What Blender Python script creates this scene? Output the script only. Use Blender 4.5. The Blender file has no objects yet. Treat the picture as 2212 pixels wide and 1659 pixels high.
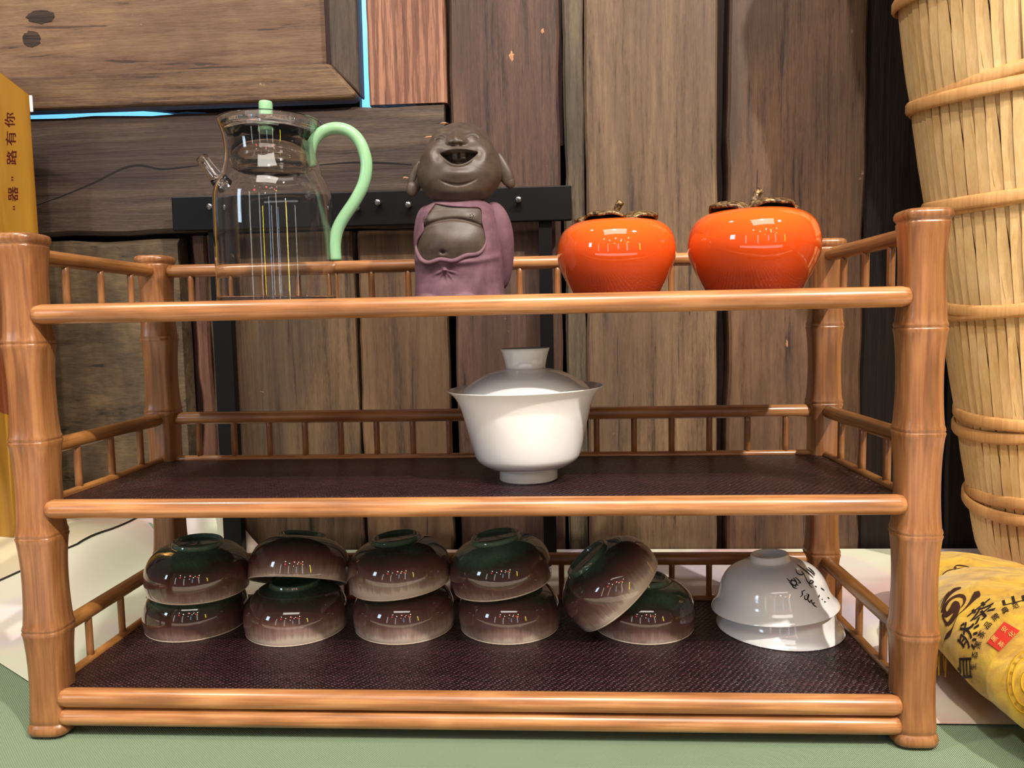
import bpy, bmesh, math, random
from mathutils import Vector, Matrix, noise
from mathutils.bvhtree import BVHTree
random.seed(7)
SC = bpy.context.scene
COL = SC.collection
PI = math.pi

# ------------------------------------------------------------------ camera
CAM = Vector((0.05293, -0.42123, 0.23799))
YAW, PITCH, ROLL, FPX = -0.05725, -0.0808, -0.0193, 1635.4
FWD = Vector((math.sin(YAW)*math.cos(PITCH), math.cos(YAW)*math.cos(PITCH), math.sin(PITCH)))
R0 = Vector((math.cos(YAW), -math.sin(YAW), 0)); U0 = R0.cross(FWD)
RGT = R0*math.cos(ROLL) + U0*math.sin(ROLL)
UPV = -R0*math.sin(ROLL) + U0*math.cos(ROLL)
cd = bpy.data.cameras.new('camera'); cam = bpy.data.objects.new('camera', cd); COL.objects.link(cam)
cd.sensor_width = 36.0; cd.lens = FPX*36.0/2212.0; cd.clip_start = 0.01; cd.clip_end = 50
cam.matrix_world = Matrix(((RGT.x, UPV.x, -FWD.x, CAM.x), (RGT.y, UPV.y, -FWD.y, CAM.y), (RGT.z, UPV.z, -FWD.z, CAM.z), (0, 0, 0, 1)))
SC.camera = cam

# ------------------------------------------------------------------ world, lights, exposure
W = bpy.data.worlds.new('world'); SC.world = W; W.use_nodes = True
bg = W.node_tree.nodes['Background']; bg.inputs[0].default_value = (1.0, 0.90, 0.80, 1); bg.inputs[1].default_value = 0.14
SC.view_settings.view_transform = 'Standard'; SC.view_settings.look = 'None'
SC.view_settings.gamma = 1.0; SC.view_settings.use_curve_mapping = False
SC.view_settings.exposure = -0.38

def spot(loc, target, power, color, radius, angle=60, blend=.6):
    d = bpy.data.lights.new('ceiling_spot', 'SPOT'); d.energy = power; d.color = color
    d.shadow_soft_size = radius; d.spot_size = math.radians(angle); d.spot_blend = blend
    o = bpy.data.objects.new('ceiling_spot', d); COL.objects.link(o); o.location = loc
    o.rotation_euler = (Vector(target)-Vector(loc)).to_track_quat('-Z', 'Y').to_euler(); return o
def point(loc, power, color, radius):
    d = bpy.data.lights.new('room_lamp', 'POINT'); d.energy = power; d.color = color; d.shadow_soft_size = radius
    o = bpy.data.objects.new('room_lamp', d); COL.objects.link(o); o.location = loc; return o
def area(loc, target, power, color, sx, sy):
    d = bpy.data.lights.new('area_light', 'AREA'); d.energy = power; d.color = color; d.shape = 'RECTANGLE'; d.size = sx; d.size_y = sy
    o = bpy.data.objects.new('area_light', d); COL.objects.link(o); o.location = loc
    o.rotation_euler = (Vector(target)-Vector(loc)).to_track_quat('-Z', 'Y').to_euler(); return o

spot((1.00, -1.10, 1.62), (0.05, .1, .12), 225, (1.0, .93, .84), .022, 95)      # key, right and in front
spot((-0.75, -0.35, 1.45), (-0.1, .15, .15), 46, (1.0, .93, .83), .028, 90)      # second spot, left
spot((0.10, -1.00, 1.70), (0.05, .25, .25), 95, (1.0, .94, .86), .035, 90)       # third spot behind the camera
area((0.1, -1.7, 2.2), (0.05, .1, .2), 44, (1.0, .92, .82), 1.6, .9)             # soft frontal fill added high behind the camera
area((-1.9, -1.6, 0.9), (0, .1, .2), 9, (.66, .84, 1.0), .30, .5)                # daylight window on the left
for x, y, z, p, c, sx, sy in ((1.25, -1.4, .42, .55, (1, .78, .06), .055, .55), (.75, -1.8, .45, .35, (1, .96, .9), .05, .8),
                              (.32, -2.1, .5, .30, (.45, .70, 1), .06, .6), (-.35, -2.0, .4, .35, (1, .96, .9), .06, .9), (-.95, -1.7, .45, .35, (1, .95, .85), .05, .8)):
    area((x, y, z), (-.13, .07, .31), p*2.4, c, sx, sy)                              # coloured strips added behind the camera for streaks in the glass
area((.0, -1.5, -.22), (.0, .1, .06), 4.0, (1, .93, .86), 2.4, .16)                       # low strip added for the bright arc reflected in the cups
for i, (x, y, z, p, c, r) in enumerate([
        (-.9, -2.6, 1.7, 5, (1, .9, .75), .035), (-.4, -3.0, 1.6, 5, (1, .9, .75), .03), (.2, -2.8, 1.75, 5, (1, .9, .8), .03),
        (.7, -3.1, 1.55, 5, (1, .85, .7), .03), (1.2, -2.5, 1.7, 5, (1, .8, .55), .035), (.5, -1.9, 1.2, 2, (1, .85, .6), .015),
        (-.7, -2.0, 1.0, 3, (1, .05, .08), .06), (.95, -2.1, 1.05, 2, (1, .7, .15), .03), (.15, -2.0, 1.25, 3.5, (1, .05, .08), .065),
        (.1, -2.2, .9, 1.2, (1, .9, .8), .015), (1.5, -1.7, .8, 1.2, (1, .9, .7), .02), (.75, -2.0, 1.1, 3, (1, .05, .08), .05)]):
    point((x, y, z), p, c, r)

# ------------------------------------------------------------------ helpers
def ray(u, v): return (FWD + RGT*((u-1106)/FPX) - UPV*((v-829.5)/FPX))
def ony(u, v, y):                       # the place where the sight line meets a plane y = const
    d = ray(u, v); return CAM + d*((y-CAM.y)/d.y)
def onz(u, v, z):
    d = ray(u, v); return CAM + d*((z-CAM.z)/d.z)

def link(name, me, mat=None, parent=None, smooth=True, **props):
    o = bpy.data.objects.new(name, me); COL.objects.link(o)
    if mat and not me.materials: me.materials.append(mat)
    if smooth:
        me.polygons.foreach_set('use_smooth', [True]*len(me.polygons))
    if parent: o.parent = parent
    for k, v in props.items(): o[k] = v
    return o
def mesh(name, vs, fs):
    me = bpy.data.meshes.new(name); me.from_pydata([tuple(v) for v in vs], [], fs); me.update(); return me
def empty(name, loc=(0, 0, 0), **props):
    o = bpy.data.objects.new(name, None); COL.objects.link(o); o.location = loc; o.empty_display_size = .01
    for k, v in props.items(): o[k] = v
    return o
def sharp(o, ang=35):
    me = o.data
    try: me.set_sharp_from_angle(angle=math.radians(ang))
    except Exception: pass
def bevel(o, w=.001, seg=2):
    m = o.modifiers.new('b', 'BEVEL'); m.width = w; m.segments = seg; m.limit_method = 'ANGLE'; m.angle_limit = math.radians(40)
    return o
def cyclic(prof, n=64, closed_bottom=False, sup=2.0, squash=None, cap=False):
    """revolve (r, z) pairs about z; sup > 2 gives a softly squared section"""
    vs, fs = [], []
    for r, z in prof:
        for k in range(n):
            a = 2*PI*k/n; c, s = math.cos(a), math.sin(a)
            q = (abs(c)**sup+abs(s)**sup)**(-1/sup) if sup != 2 else 1
            vs.append((r*q*c, r*q*s, z))
    m = len(prof)
    for i in range(m-1):
        for k in range(n):
            k2 = (k+1) % n
            fs.append((i*n+k, i*n+k2, (i+1)*n+k2, (i+1)*n+k))
    if cap:
        fs.append(tuple(range(n))[::-1]); fs.append(tuple((m-1)*n+k for k in range(n)))
    return vs, fs
def smooth_prof(pts, sub=6):
    """Catmull-Rom through (r,z) points"""
    out = []
    for i in range(len(pts)-1):
        p0 = pts[max(i-1, 0)]; p1 = pts[i]; p2 = pts[i+1]; p3 = pts[min(i+2, len(pts)-1)]
        for k in range(sub):
            t = k/sub
            out.append(tuple(.5*((2*p1[j]) + (-p0[j]+p2[j])*t + (2*p0[j]-5*p1[j]+4*p2[j]-p3[j])*t*t + (-p0[j]+3*p1[j]-3*p2[j]+p3[j])*t**3) for j in range(len(p1))))
    out.append(tuple(pts[-1])); return out
def tube(pts, rad, n=12, cap=True, closed=False):
    """tube along points; rad number or list"""
    P = [Vector(p) for p in pts]; m = len(P)
    R = rad if isinstance(rad, (list, tuple)) else [rad]*m
    vs, fs = [], []
    t0 = ((P[1]-P[0])).normalized()
    ref = Vector((0, 0, 1)) if abs(t0.z) < .9 else Vector((1, 0, 0))
    nrm = t0.cross(ref).normalized()
    for i in range(m):
        if closed: t = (P[(i+1) % m]-P[i-1]).normalized()
        else: t = (P[min(i+1, m-1)]-P[max(i-1, 0)]).normalized()
        nrm = (nrm - t*nrm.dot(t)).normalized(); b = t.cross(nrm)
        for k in range(n):
            a = 2*PI*k/n; vs.append(P[i] + (nrm*math.cos(a)+b*math.sin(a))*R[i])
    for i in range(m if closed else m-1):
        j = (i+1) % m
        for k in range(n):
            k2 = (k+1) % n; fs.append((i*n+k, i*n+k2, j*n+k2, j*n+k))
    if cap and not closed:
        fs.append(tuple(range(n))[::-1]); fs.append(tuple((m-1)*n+k for k in range(n)))
    return vs, fs
def join(*parts):
    V, F = [], []
    for vs, fs in parts:
        o = len(V); V += list(vs); F += [tuple(i+o for i in f) for f in fs]
    return V, F
def ribbon(pts, widths, nrm, n=None):
    """flat band through 3D points, nrm(p)->surface normal"""
    vs, fs = [], []; P = [Vector(p) for p in pts]; m = len(P)
    for i in range(m):
        t = (P[min(i+1, m-1)]-P[max(i-1, 0)]).normalized(); nn = nrm(P[i]); s = t.cross(nn).normalized()
        w = widths[i] if isinstance(widths, (list, tuple)) else widths
        vs += [P[i]-s*w/2, P[i]+s*w/2]
    for i in range(m-1): fs.append((2*i, 2*i+1, 2*i+3, 2*i+2))
    return vs, fs
def sstep(x, a=0, b=1):
    t = max(0, min(1, (x-a)/(b-a))); return t*t*(3-2*t)
def interp(tab, x):
    if x <= tab[0][0]: return tab[0][1]
    for (x0, y0), (x1, y1) in zip(tab, tab[1:]):
        if x <= x1:
            t = (x-x0)/(x1-x0); return y0+(y1-y0)*t
    return tab[-1][1]

# ------------------------------------------------------------------ materials
def srgb(r, g, b):
    f = lambda c: (c/255/12.92) if c/255 <= .04045 else ((c/255+.055)/1.055)**2.4
    return (f(r), f(g), f(b), 1)
def newmat(name):
    m = bpy.data.materials.new(name); m.use_nodes = True
    nt = m.node_tree; b = nt.nodes['Principled BSDF']; return m, nt, b
def N(nt, t, **kw):
    n = nt.nodes.new(t)
    for k, v in kw.items():
        if hasattr(n, k): setattr(n, k, v)
        else: n.inputs[k.replace('_', ' ')].default_value = v
    return n
def plain(name, col, rough=.5, metal=0, spec=.5, coat=0, **kw):
    m, nt, b = newmat(name); b.inputs['Base Color'].default_value = srgb(*col); b.inputs['Roughness'].default_value = rough
    b.inputs['Metallic'].default_value = metal; b.inputs['Specular IOR Level'].default_value = spec; b.inputs['Coat Weight'].default_value = coat
    b.inputs['Coat Roughness'].default_value = .05
    for k, v in kw.items(): b.inputs[k.replace('_', ' ')].default_value = v
    return m
def ramp(nt, stops):
    r = nt.nodes.new('ShaderNodeValToRGB'); e = r.color_ramp.elements
    while len(e) < len(stops): e.new(.5)
    for x, (p, c) in zip(e, stops): x.position = p; x.color = srgb(*c) if len(c) == 3 else c
    return r
def mapped(nt, scale, loc=(0, 0, 0), rot=(0, 0, 0)):
    tc = nt.nodes.new('ShaderNodeTexCoord'); mp = nt.nodes.new('ShaderNodeMapping')
    mp.inputs['Scale'].default_value = scale; mp.inputs['Location'].default_value = loc; mp.inputs['Rotation'].default_value = rot
    nt.links.new(tc.outputs['Object'], mp.inputs['Vector']); return mp.outputs[0]
def tnoise(nt, vec, scale, detail=4, rough=.55, dist=0):
    n = nt.nodes.new('ShaderNodeTexNoise'); n.inputs['Scale'].default_value = scale; n.inputs['Detail'].default_value = detail
    n.inputs['Roughness'].default_value = rough; n.inputs['Distortion'].default_value = dist; nt.links.new(vec, n.inputs['Vector']); return n
def mixc(nt, fac, a, b, mode='MIX'):
    m = nt.nodes.new('ShaderNodeMix'); m.data_type = 'RGBA'; m.blend_type = mode
    for s, v in ((m.inputs[0], fac), (m.inputs[6], a), (m.inputs[7], b)):
        if isinstance(v, (int, float)): s.default_value = v
        elif isinstance(v, tuple): s.default_value = v
        else: nt.links.new(v, s)
    return m.outputs[2]
def math_(nt, op, a, b=0, c=None):
    m = nt.nodes.new('ShaderNodeMath'); m.operation = op
    for s, v in zip(m.inputs, (a, b) if c is None else (a, b, c)):
        if isinstance(v, (int, float)): s.default_value = v
        else: nt.links.new(v, s)
    return m.outputs[0]
def bump(nt, b, h, strength, dist):
    bp = nt.nodes.new('ShaderNodeBump'); bp.inputs['Strength'].default_value = strength; bp.inputs['Distance'].default_value = dist
    nt.links.new(h, bp.inputs['Height']); nt.links.new(bp.outputs[0], b.inputs['Normal']); return bp

def old_wood(name, dark, mid, light, axis='z', seed=0.0, grain=1.0, blotch=.5, accent=None, rough=.62, bumpd=.0012, stripes=0, al=.045):
    """weathered plank: long streaky grain, blotches, pale chips"""
    m, nt, b = newmat(name)
    L = {'z': (1, 1, al), 'x': (al, 1, 1), 'y': (1, al, 1)}[axis]
    off = (seed*3.1, seed*1.7, seed*2.3)
    v1 = mapped(nt, tuple(s*190*grain for s in L), off)
    v2 = mapped(nt, tuple(s*44*grain if s == 1 else s*52*grain for s in L), off)
    v3 = mapped(nt, tuple(s*9 if s == 1 else s*70 for s in L), off)
    n1 = tnoise(nt, v1, 1.0, 6, .62, .35); n2 = tnoise(nt, v2, 1.0, 5, .6, 1.3); n3 = tnoise(nt, v3, 1.0, 5, .6, .6)
    n4 = tnoise(nt, mapped(nt, tuple(700 if q == 1 else 110 for q in L), off), 1.0, 4, .65, .2)
    s = math_(nt, 'ADD', math_(nt, 'ADD', math_(nt, 'MULTIPLY', n1.outputs[0], .34), math_(nt, 'MULTIPLY', n2.outputs[0], .42)), math_(nt, 'MULTIPLY', n4.outputs[0], .26))
    r = ramp(nt, [(.38, dark), (.475, mid), (.54, tuple((a+c)//2 for a, c in zip(mid, light))), (.62, light)])
    nt.links.new(s, r.inputs[0]); c = r.outputs[0]
    rb = ramp(nt, [(.38, (0, 0, 0)), (.62, (255, 255, 255))]); nt.links.new(n3.outputs[0], rb.inputs[0])
    acc = tuple(int(x*.86) for x in accent) if accent else tuple(int(x*.64) for x in mid)
    c = mixc(nt, math_(nt, 'MULTIPLY', rb.outputs[0], min(.85, blotch+.15)), c, srgb(*acc))
    if stripes:
        vw = mapped(nt, tuple(s*1.0 for s in L), off)
        w = nt.nodes.new('ShaderNodeTexWave'); w.wave_type = 'BANDS'; w.bands_direction = 'X' if axis == 'z' else 'Z'
        w.inputs['Scale'].default_value = stripes; w.inputs['Distortion'].default_value = 5; w.inputs['Detail'].default_value = 3; w.inputs['Detail Scale'].default_value = 14
        nt.links.new(vw, w.inputs['Vector'])
        rw = ramp(nt, [(.25, (0, 0, 0)), (.75, (255, 255, 255))]); nt.links.new(w.outputs[1], rw.inputs[0])
        c = mixc(nt, math_(nt, 'MULTIPLY', rw.outputs[0], .75), c, srgb(*dark))
    # dark cracks and pale chips
    c = mixc(nt, 1.0, c, (.72, .66, .57, 1), 'MULTIPLY')
    cr = ramp(nt, [(.0, (255, 255, 255)), (.335, (255, 255, 255)), (.36, (0, 0, 0))]); nt.links.new(n1.outputs[0], cr.inputs[0])
    c = mixc(nt, math_(nt, 'MULTIPLY', cr.outputs[0], .65), c, srgb(*[int(x*.45) for x in dark]))
    vc = mapped(nt, (26, 26, 34), off); nc = tnoise(nt, vc, 1.0, 6, .7)
    rc = ramp(nt, [(.69, (0, 0, 0)), (.73, (255, 255, 255))]); nt.links.new(nc.outputs[0], rc.inputs[0])
    c = mixc(nt, math_(nt, 'MULTIPLY', rc.outputs[0], .6), c, srgb(*[min(255, int(x*1.35)) for x in light]))
    nt.links.new(c, b.inputs['Base Color']); b.inputs['Roughness'].default_value = rough
    b.inputs['Specular IOR Level'].default_value = .35
    bump(nt, b, math_(nt, 'ADD', math_(nt, 'MULTIPLY', n1.outputs[0], 1.0), math_(nt, 'MULTIPLY', n2.outputs[0], .8)), .9, bumpd)
    return m
def bamboo(name, a, c2, axis, rough=.33):
    m, nt, b = newmat(name)
    L = {'z': (1, 1, .03), 'x': (.03, 1, 1), 'y': (1, .03, 1)}[axis]
    n1 = tnoise(nt, mapped(nt, tuple(s*420 for s in L)), 1, 4, .6, .2)
    n2 = tnoise(nt, mapped(nt, tuple(s*60 if s == 1 else s*500 for s in L)), 1, 3, .5, .4)
    s = math_(nt, 'ADD', math_(nt, 'MULTIPLY', n1.outputs[0], .5), math_(nt, 'MULTIPLY', n2.outputs[0], .5))
    r = ramp(nt, [(.39, tuple(int(x*.84) for x in a)), (.48, a), (.58, c2)]); nt.links.new(s, r.inputs[0])
    nt.links.new(r.outputs[0], b.inputs['Base Color']); b.inputs['Roughness'].default_value = rough
    b.inputs['Coat Weight'].default_value = .25; b.inputs['Coat Roughness'].default_value = .2
    bump(nt, b, n1.outputs[0], .35, .0003); return m

M_BX = bamboo('bamboo_rail', (160, 104, 60), (188, 132, 82), 'x')
M_BY = bamboo('bamboo_side', (140, 90, 44), (164, 110, 56), 'y')
M_BZ = bamboo('bamboo_post', (138, 88, 50), (158, 106, 62), 'z')

# shelf mat: glossy dark aubergine basket weave
def weave_mat():
    m, nt, b = newmat('woven_mat')
    v = mapped(nt, (1, 1, 1), rot=(0, 0, .6))
    def wav(dirn, sc):
        w = nt.nodes.new('ShaderNodeTexWave'); w.bands_direction = dirn; w.inputs['Scale'].default_value = sc
        w.inputs['Distortion'].default_value = 3.0; w.inputs['Detail'].default_value = 2; w.inputs['Detail Scale'].default_value = 2.5
        nt.links.new(v, w.inputs['Vector']); return w.outputs[1]
    n = tnoise(nt, mapped(nt, (160, 420, 160)), 1, 3, .6)
    nb = tnoise(nt, mapped(nt, (45, 70, 45)), 1, 3, .6)
    h = math_(nt, 'ADD', math_(nt, 'MULTIPLY', wav('X', 100), wav('Y', 150)), math_(nt, 'MULTIPLY', math_(nt, 'ADD', n.outputs[0], math_(nt, 'MULTIPLY', nb.outputs[0], .5)), 1.1))
    r = ramp(nt, [(.42, (12, 6, 7)), (.68, (32, 16, 19)), (.94, (66, 36, 40))]); nt.links.new(math_(nt, 'MULTIPLY', h, .7), r.inputs[0])
    nt.links.new(r.outputs[0], b.inputs['Base Color']); b.inputs['Roughness'].default_value = .34
    bump(nt, b, h, .9, .0008); return m
M_WEAVE = weave_mat()

# ------------------------------------------------------------------ wall of old planks
YW = .36
outer = link('blue_backdrop', mesh('w', [(-1.6, .62, -.4), (1.6, .62, -.4), (1.6, .62, 1.2), (-1.6, .62, 1.2), (-1.6, .64, -.4), (1.6, .64, -.4), (1.6, .64, 1.2), (-1.6, .64, 1.2)],
     [(0, 1, 2, 3), (7, 6, 5, 4), (0, 4, 5, 1), (1, 5, 6, 2), (2, 6, 7, 3), (3, 7, 4, 0)]), plain('daylight_blue', (120, 190, 240), .8), smooth=False, kind='structure', label='pale blue backdrop standing in for daylight behind the plank gaps')  # blue sheet added to stand in for daylight showing through the gaps
area((-.25, .47, .95), (-.25, .60, .55), 26, (.62, .82, 1.0), 1.1, .08)  # cool lamp added to brighten the blue sheet behind the planks
# wall_back: dark battens behind the joints; the planks are its children
def boxmesh(x0, x1, y0, y1, z0, z1):
    return [(x0, y0, z0), (x1, y0, z0), (x1, y1, z0), (x0, y1, z0), (x0, y0, z1), (x1, y0, z1), (x1, y1, z1), (x0, y1, z1)], \
           [(0, 1, 5, 4), (1, 2, 6, 5), (2, 3, 7, 6), (3, 0, 4, 7), (4, 5, 6, 7), (3, 2, 1, 0)]
M_BATT = old_wood('dark_red_batten', (22, 10, 8), (48, 20, 14), (70, 30, 20), 'z', 4, 1, .3)
xg = ony(990, 600, .39).x
V, F = join(boxmesh(-1.2, ony(760, 700, .39).x+.25, .392, .404, -.1, ony(700, 330, .39).z),      # behind the lower left planks and beam
            boxmesh(ony(900, 300, .39).x, ony(1535, 300, .39).x, .392, .404, -.1, .95),
            boxmesh(ony(1690, 300, .39).x, 1.3, .395, .404, -.1, .95),
            boxmesh(ony(1500, 300, .39).x, ony(1720, 300, .39).x, .395, .404, -.1, ony(1565, 445, .395).z),
            boxmesh(ony(1500, 300, .39).x, ony(1568, 300, .395).x, .393, .404, -.1, .95), boxmesh(ony(1500, 300, .39).x, ony(1720, 300, .39).x, .395, .404, ony(1565, 330, .395).z, .95),

            boxmesh(-1.2, ony(740, 60, .39).x, .40, .412, ony(300, 170, .39).z, .95))
fl = [ony(u, v, .39) for u, v in ((300, 180), (776, 180), (776, 256), (470, 250), (440, 242), (400, 240), (380, 243), (350, 238), (330, 236), (290, 233))]
n_ = len(fl); V, F = join((V, F), ([(p.x, .392, p.z) for p in fl]+[(p.x, .402, p.z) for p in fl], [tuple(range(n_)), tuple(range(2*n_-1, n_-1, -1))]+[(i, n_+i, n_+(i+1) % n_, (i+1) % n_) for i in range(n_)]))
wall = link('wall_back', mesh('wall_back', V, F), M_BATT, smooth=False, kind='structure', label='wall of old reclaimed planks with dark battens behind the joints')

def plank(x0, x1, z0, z1, mat, y=YW, th=.022, seed=0, wob=.0012, axis='z', cham=.0025, name='plank', label=None, parent=None, tilt=0):
    """board with slightly wandering edges and eased corners"""
    rnd = random.Random(seed); nseg = 26; vs, fs = [], []
    ln = (z1-z0) if axis == 'z' else (x1-x0)
    for i in range(nseg+1):
        t = i/nseg
        w = [(noise.noise(Vector((t*ln*16, seed*5.3+k*9, 1)))*wob*1.6 + noise.noise(Vector((t*ln*60, seed*2.3+k*7, 4)))*wob*.7) for k in range(3)]
        if axis == 'z':
            a, b, c = x0+w[0], x1+w[1], z0+(z1-z0)*t
            ring = [(a+cham, y), (b-cham, y), (b, y+cham), (b, y+th), (a, y+th), (a, y+cham)]
            vs += [(px+tilt*(t-.5), py, c) for px, py in ring]
        else:
            a, b, c = z0+w[0], z1+w[1], x0+(x1-x0)*t
            ring = [(a+cham, y), (b-cham, y), (b, y+cham), (b, y+th), (a, y+th), (a, y+cham)]
            vs += [(c, py, pz+tilt*(t-.5)) for pz, py in ring]
    for i in range(nseg):
        for k in range(6):
            k2 = (k+1) % 6; q = (i*6+k, i*6+k2, (i+1)*6+k2, (i+1)*6+k)
            fs.append(q if axis == 'z' else q[::-1])
    e0 = tuple(range(6)); e1 = tuple(nseg*6+k for k in range(6))
    fs.append(e0[::-1] if axis == 'z' else e0); fs.append(e1 if axis == 'z' else e1[::-1])
    o = link(name, mesh(name, vs, fs), mat, parent or wall, smooth=False)
    if label: o['label'] = label
    return o
X = lambda u, v=600, y=YW: ony(u, v, y).x
Z = lambda v, u=600, y=YW: ony(u, v, y).z
zb = Z(506, 500); zt = Z(243, 500)
M_L0 = old_wood('plank_greenish', (52, 44, 34), (92, 78, 60), (124, 106, 82), 'x', 1, .45, .5, (62, 54, 44), al=.30)
M_P1 = old_wood('plank_redbrown', (60, 38, 30), (104, 70, 56), (132, 96, 78), 'z', 2, 1, .4)
M_P2 = old_wood('plank_brown', (62, 48, 36), (104, 82, 62), (136, 112, 86), 'z', 3, 1, .5, (76, 60, 46))
M_P3 = old_wood('plank_tan', (70, 52, 38), (112, 86, 64), (138, 110, 82), 'z', 5, .8, .4, (84, 64, 48))
M_PA = old_wood('plank_purple', (52, 36, 32), (88, 64, 56), (116, 88, 74), 'z', 6, 1.2, .45, (70, 48, 42))
M_PB = old_wood('plank_grey_rough', (54, 48, 40), (98, 88, 74), (132, 120, 100), 'z', 7, 1, .6, (60, 54, 46), bumpd=.0025)
M_PC = old_wood('plank_grey_brown', (74, 58, 44), (116, 94, 74), (148, 124, 96), 'z', 8, .9, .55, (98, 80, 70))
M_PD = old_wood('plank_russet', (64, 44, 34), (108, 80, 62), (134, 104, 80), 'z', 9, 1.1, .7, (72, 58, 48))
M_PE = old_wood('plank_shadow_brown', (14, 9, 7), (34, 24, 18), (56, 42, 32), 'z', 10, 1, .6, (20, 14, 12))  # near-black tone carries the basket's shadow on the wall
M_BEAM = old_wood('beam_grey_brown', (44, 36, 32), (80, 66, 60), (112, 98, 86), 'x', 11, .9, .6, (58, 42, 42))
M_PINK = old_wood('board_salmon', (108, 70, 56), (164, 118, 98), (190, 144, 122), 'z', 12, 1, .15, (160, 104, 82), stripes=30, bumpd=.002)
M_PAN = old_wood('panel_board', (82, 58, 46), (124, 96, 76), (152, 126, 100), 'x', 13, .6, .5, (104, 76, 64), al=.08)
M_FRM = old_wood('frame_rail', (58, 40, 30), (104, 80, 62), (140, 116, 88), 'x', 14, 1, .5, (78, 54, 42))
M_STL = old_wood('frame_stile', (50, 42, 36), (86, 72, 62), (112, 96, 82), 'z', 15, .9, .4)
plank(-.85, X(398, 800), .0, zb-.003, M_L0, seed=1, wob=.002, axis='x', cham=.006, label='wide greenish grey board with swirling grain')
plank(X(424, 800), X(453, 800), -.02, zb, M_P1, y=YW+.006, seed=2, wob=.002)
plank(X(459, 800), X(770, 800), -.02, zb, M_P2, seed=3)
plank(X(780, 800), X(968, 800), -.02, zb, M_P3, seed=4)
plank(X(988, 800), X(1216, 800), -.02, .86, M_PA, seed=5, label='purplish brown plank with pale chips')
plank(X(1225, 800), X(1268, 800), -.02, .86, M_PB, seed=6, wob=.0022, y=YW+.003, label='narrow rough grey plank edge')
plank(X(1270, 800), X(1549, 800), -.02, .86, M_PC, seed=7)
plank(X(1573, 800), X(1862, 800), -.02, .86, M_PD, seed=8, wob=.0018, label='russet plank stained dark')
plank(X(1866, 800), X(2050, 800), -.02, .86, M_PE, seed=9, y=YW+.006)
plank(X(2056, 800), X(2420, 800), -.02, .86, M_PE, seed=10, y=YW+.004)
plank(-.85, X(963, 350), zb+.002, zt, M_BEAM, seed=11, axis='x', wob=.0020, cham=.004, y=YW-.004, th=.012, name='beam', label='grey brown horizontal beam with a long crack')
# the crack of the beam: a thin dark wedge-shaped recess laid along it
cp = [(75, 445), (130, 425), (200, 396), (260, 366), (300, 357), (345, 365), (380, 363), (430, 357)]
cr2 = [(690, 356), (760, 351), (830, 352), (890, 356)]
M_CRACK = plain('crack_black', (14, 9, 8), .95)
for cc in (cp, cr2):
    pts = [ony(u, v, YW-.0042) for u, v in cc]; pts = [Vector(p[:3]) for p in smooth_prof([tuple(p) for p in pts], 4)]
    vs, fs = ribbon(pts, [.0006+.0014*math.sin(PI*i/len(pts)) for i in range(len(pts))], lambda p: Vector((0, -1, 0)))
    link('crack', mesh('crack', vs, fs), M_CRACK, wall, smooth=False)
plank(X(793, 110), X(962, 110), Z(224, 880), .86, M_PINK, seed=12, wob=.0007, name='plank', label='short salmon coloured plank with strong grain')
# panelled shutter, upper left: board, stile and mitred rail
zr0, zr1 = Z(228, 600), Z(152, 600)
plank(-.85, X(698, 70), zr1-.01, .86, M_PAN, seed=13, axis='x', y=YW+.012, th=.012, name='panel', label='wide brown shutter panel with two dark knots')
plank(X(698, 70), X(713, 70), zr1-.01, .86, M_BATT, seed=14, y=YW+.007, wob=.0003, cham=.001, name='trim_strip', label='thin dark red strip beside the panel')
def prism(poly, y0, y1, mat, name, parent, cham=.004, **pr):
    """poly in (x,z) counter-clockwise seen from -y"""
    n = len(poly); c = Vector((sum(p[0] for p in poly)/n, sum(p[1] for p in poly)/n))
    inner = [c+(Vector(p)-c)*1.0 for p in poly]
    vs = [(p[0], y0, p[1]) for p in poly]+[(p[0], y1, p[1]) for p in poly]
    fs = [tuple(range(n)), tuple(range(2*n-1, n-1, -1))]+[((i+1) % n, i, n+i, n+(i+1) % n) for i in range(n)]
    o = link(name, mesh(name, vs, fs), mat, parent, smooth=False); bevel(o, cham, 3)
    for k, v in pr.items(): o[k] = v
    return o
xa, xb_, xm = X(716, 130), X(777, 130), X(722, 150)
prism([(xa, zr1), (X(779, 212), zr0+.006), (X(779, 130), .86), (xa-.004, .86)], YW-.006, YW+.02, M_STL, 'stile', wall, .003)
prism([(-.85, zr0), (X(770, 225), zr0), (X(779, 214), zr0+.005), (xa+.002, zr1), (-.85, zr1)], YW-.016, YW+.006, M_FRM, 'rail', wall, .008, label='rounded bottom rail of the shutter, mitred at the corner')
M_KNOT = old_wood('knot', (36, 26, 20), (60, 44, 34), (84, 62, 46), 'x', 22, 1.5, .5)
for (u, v, a, b_) in [(88, 36, 32, 14), (68, 84, 21, 17)]:
    c = ony(u, v, YW+.0115); vs = [c+Vector((0, -.0003, 0))]; n = 24; sc = .78/1635
    for k in range(n):
        w = 1+.25*noise.noise(Vector((k*.8, u, v)))
        q = k if k else 0
        vs.append(c+Vector((math.cos(2*PI*k/n)*a*sc*w, 0, math.sin(2*PI*k/n)*b_*sc*w)))
    link('knot', mesh('knot', vs, [(0, 1+(k+1) % n, 1+k) for k in range(n)]), M_KNOT, wall, smooth=False)

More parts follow.
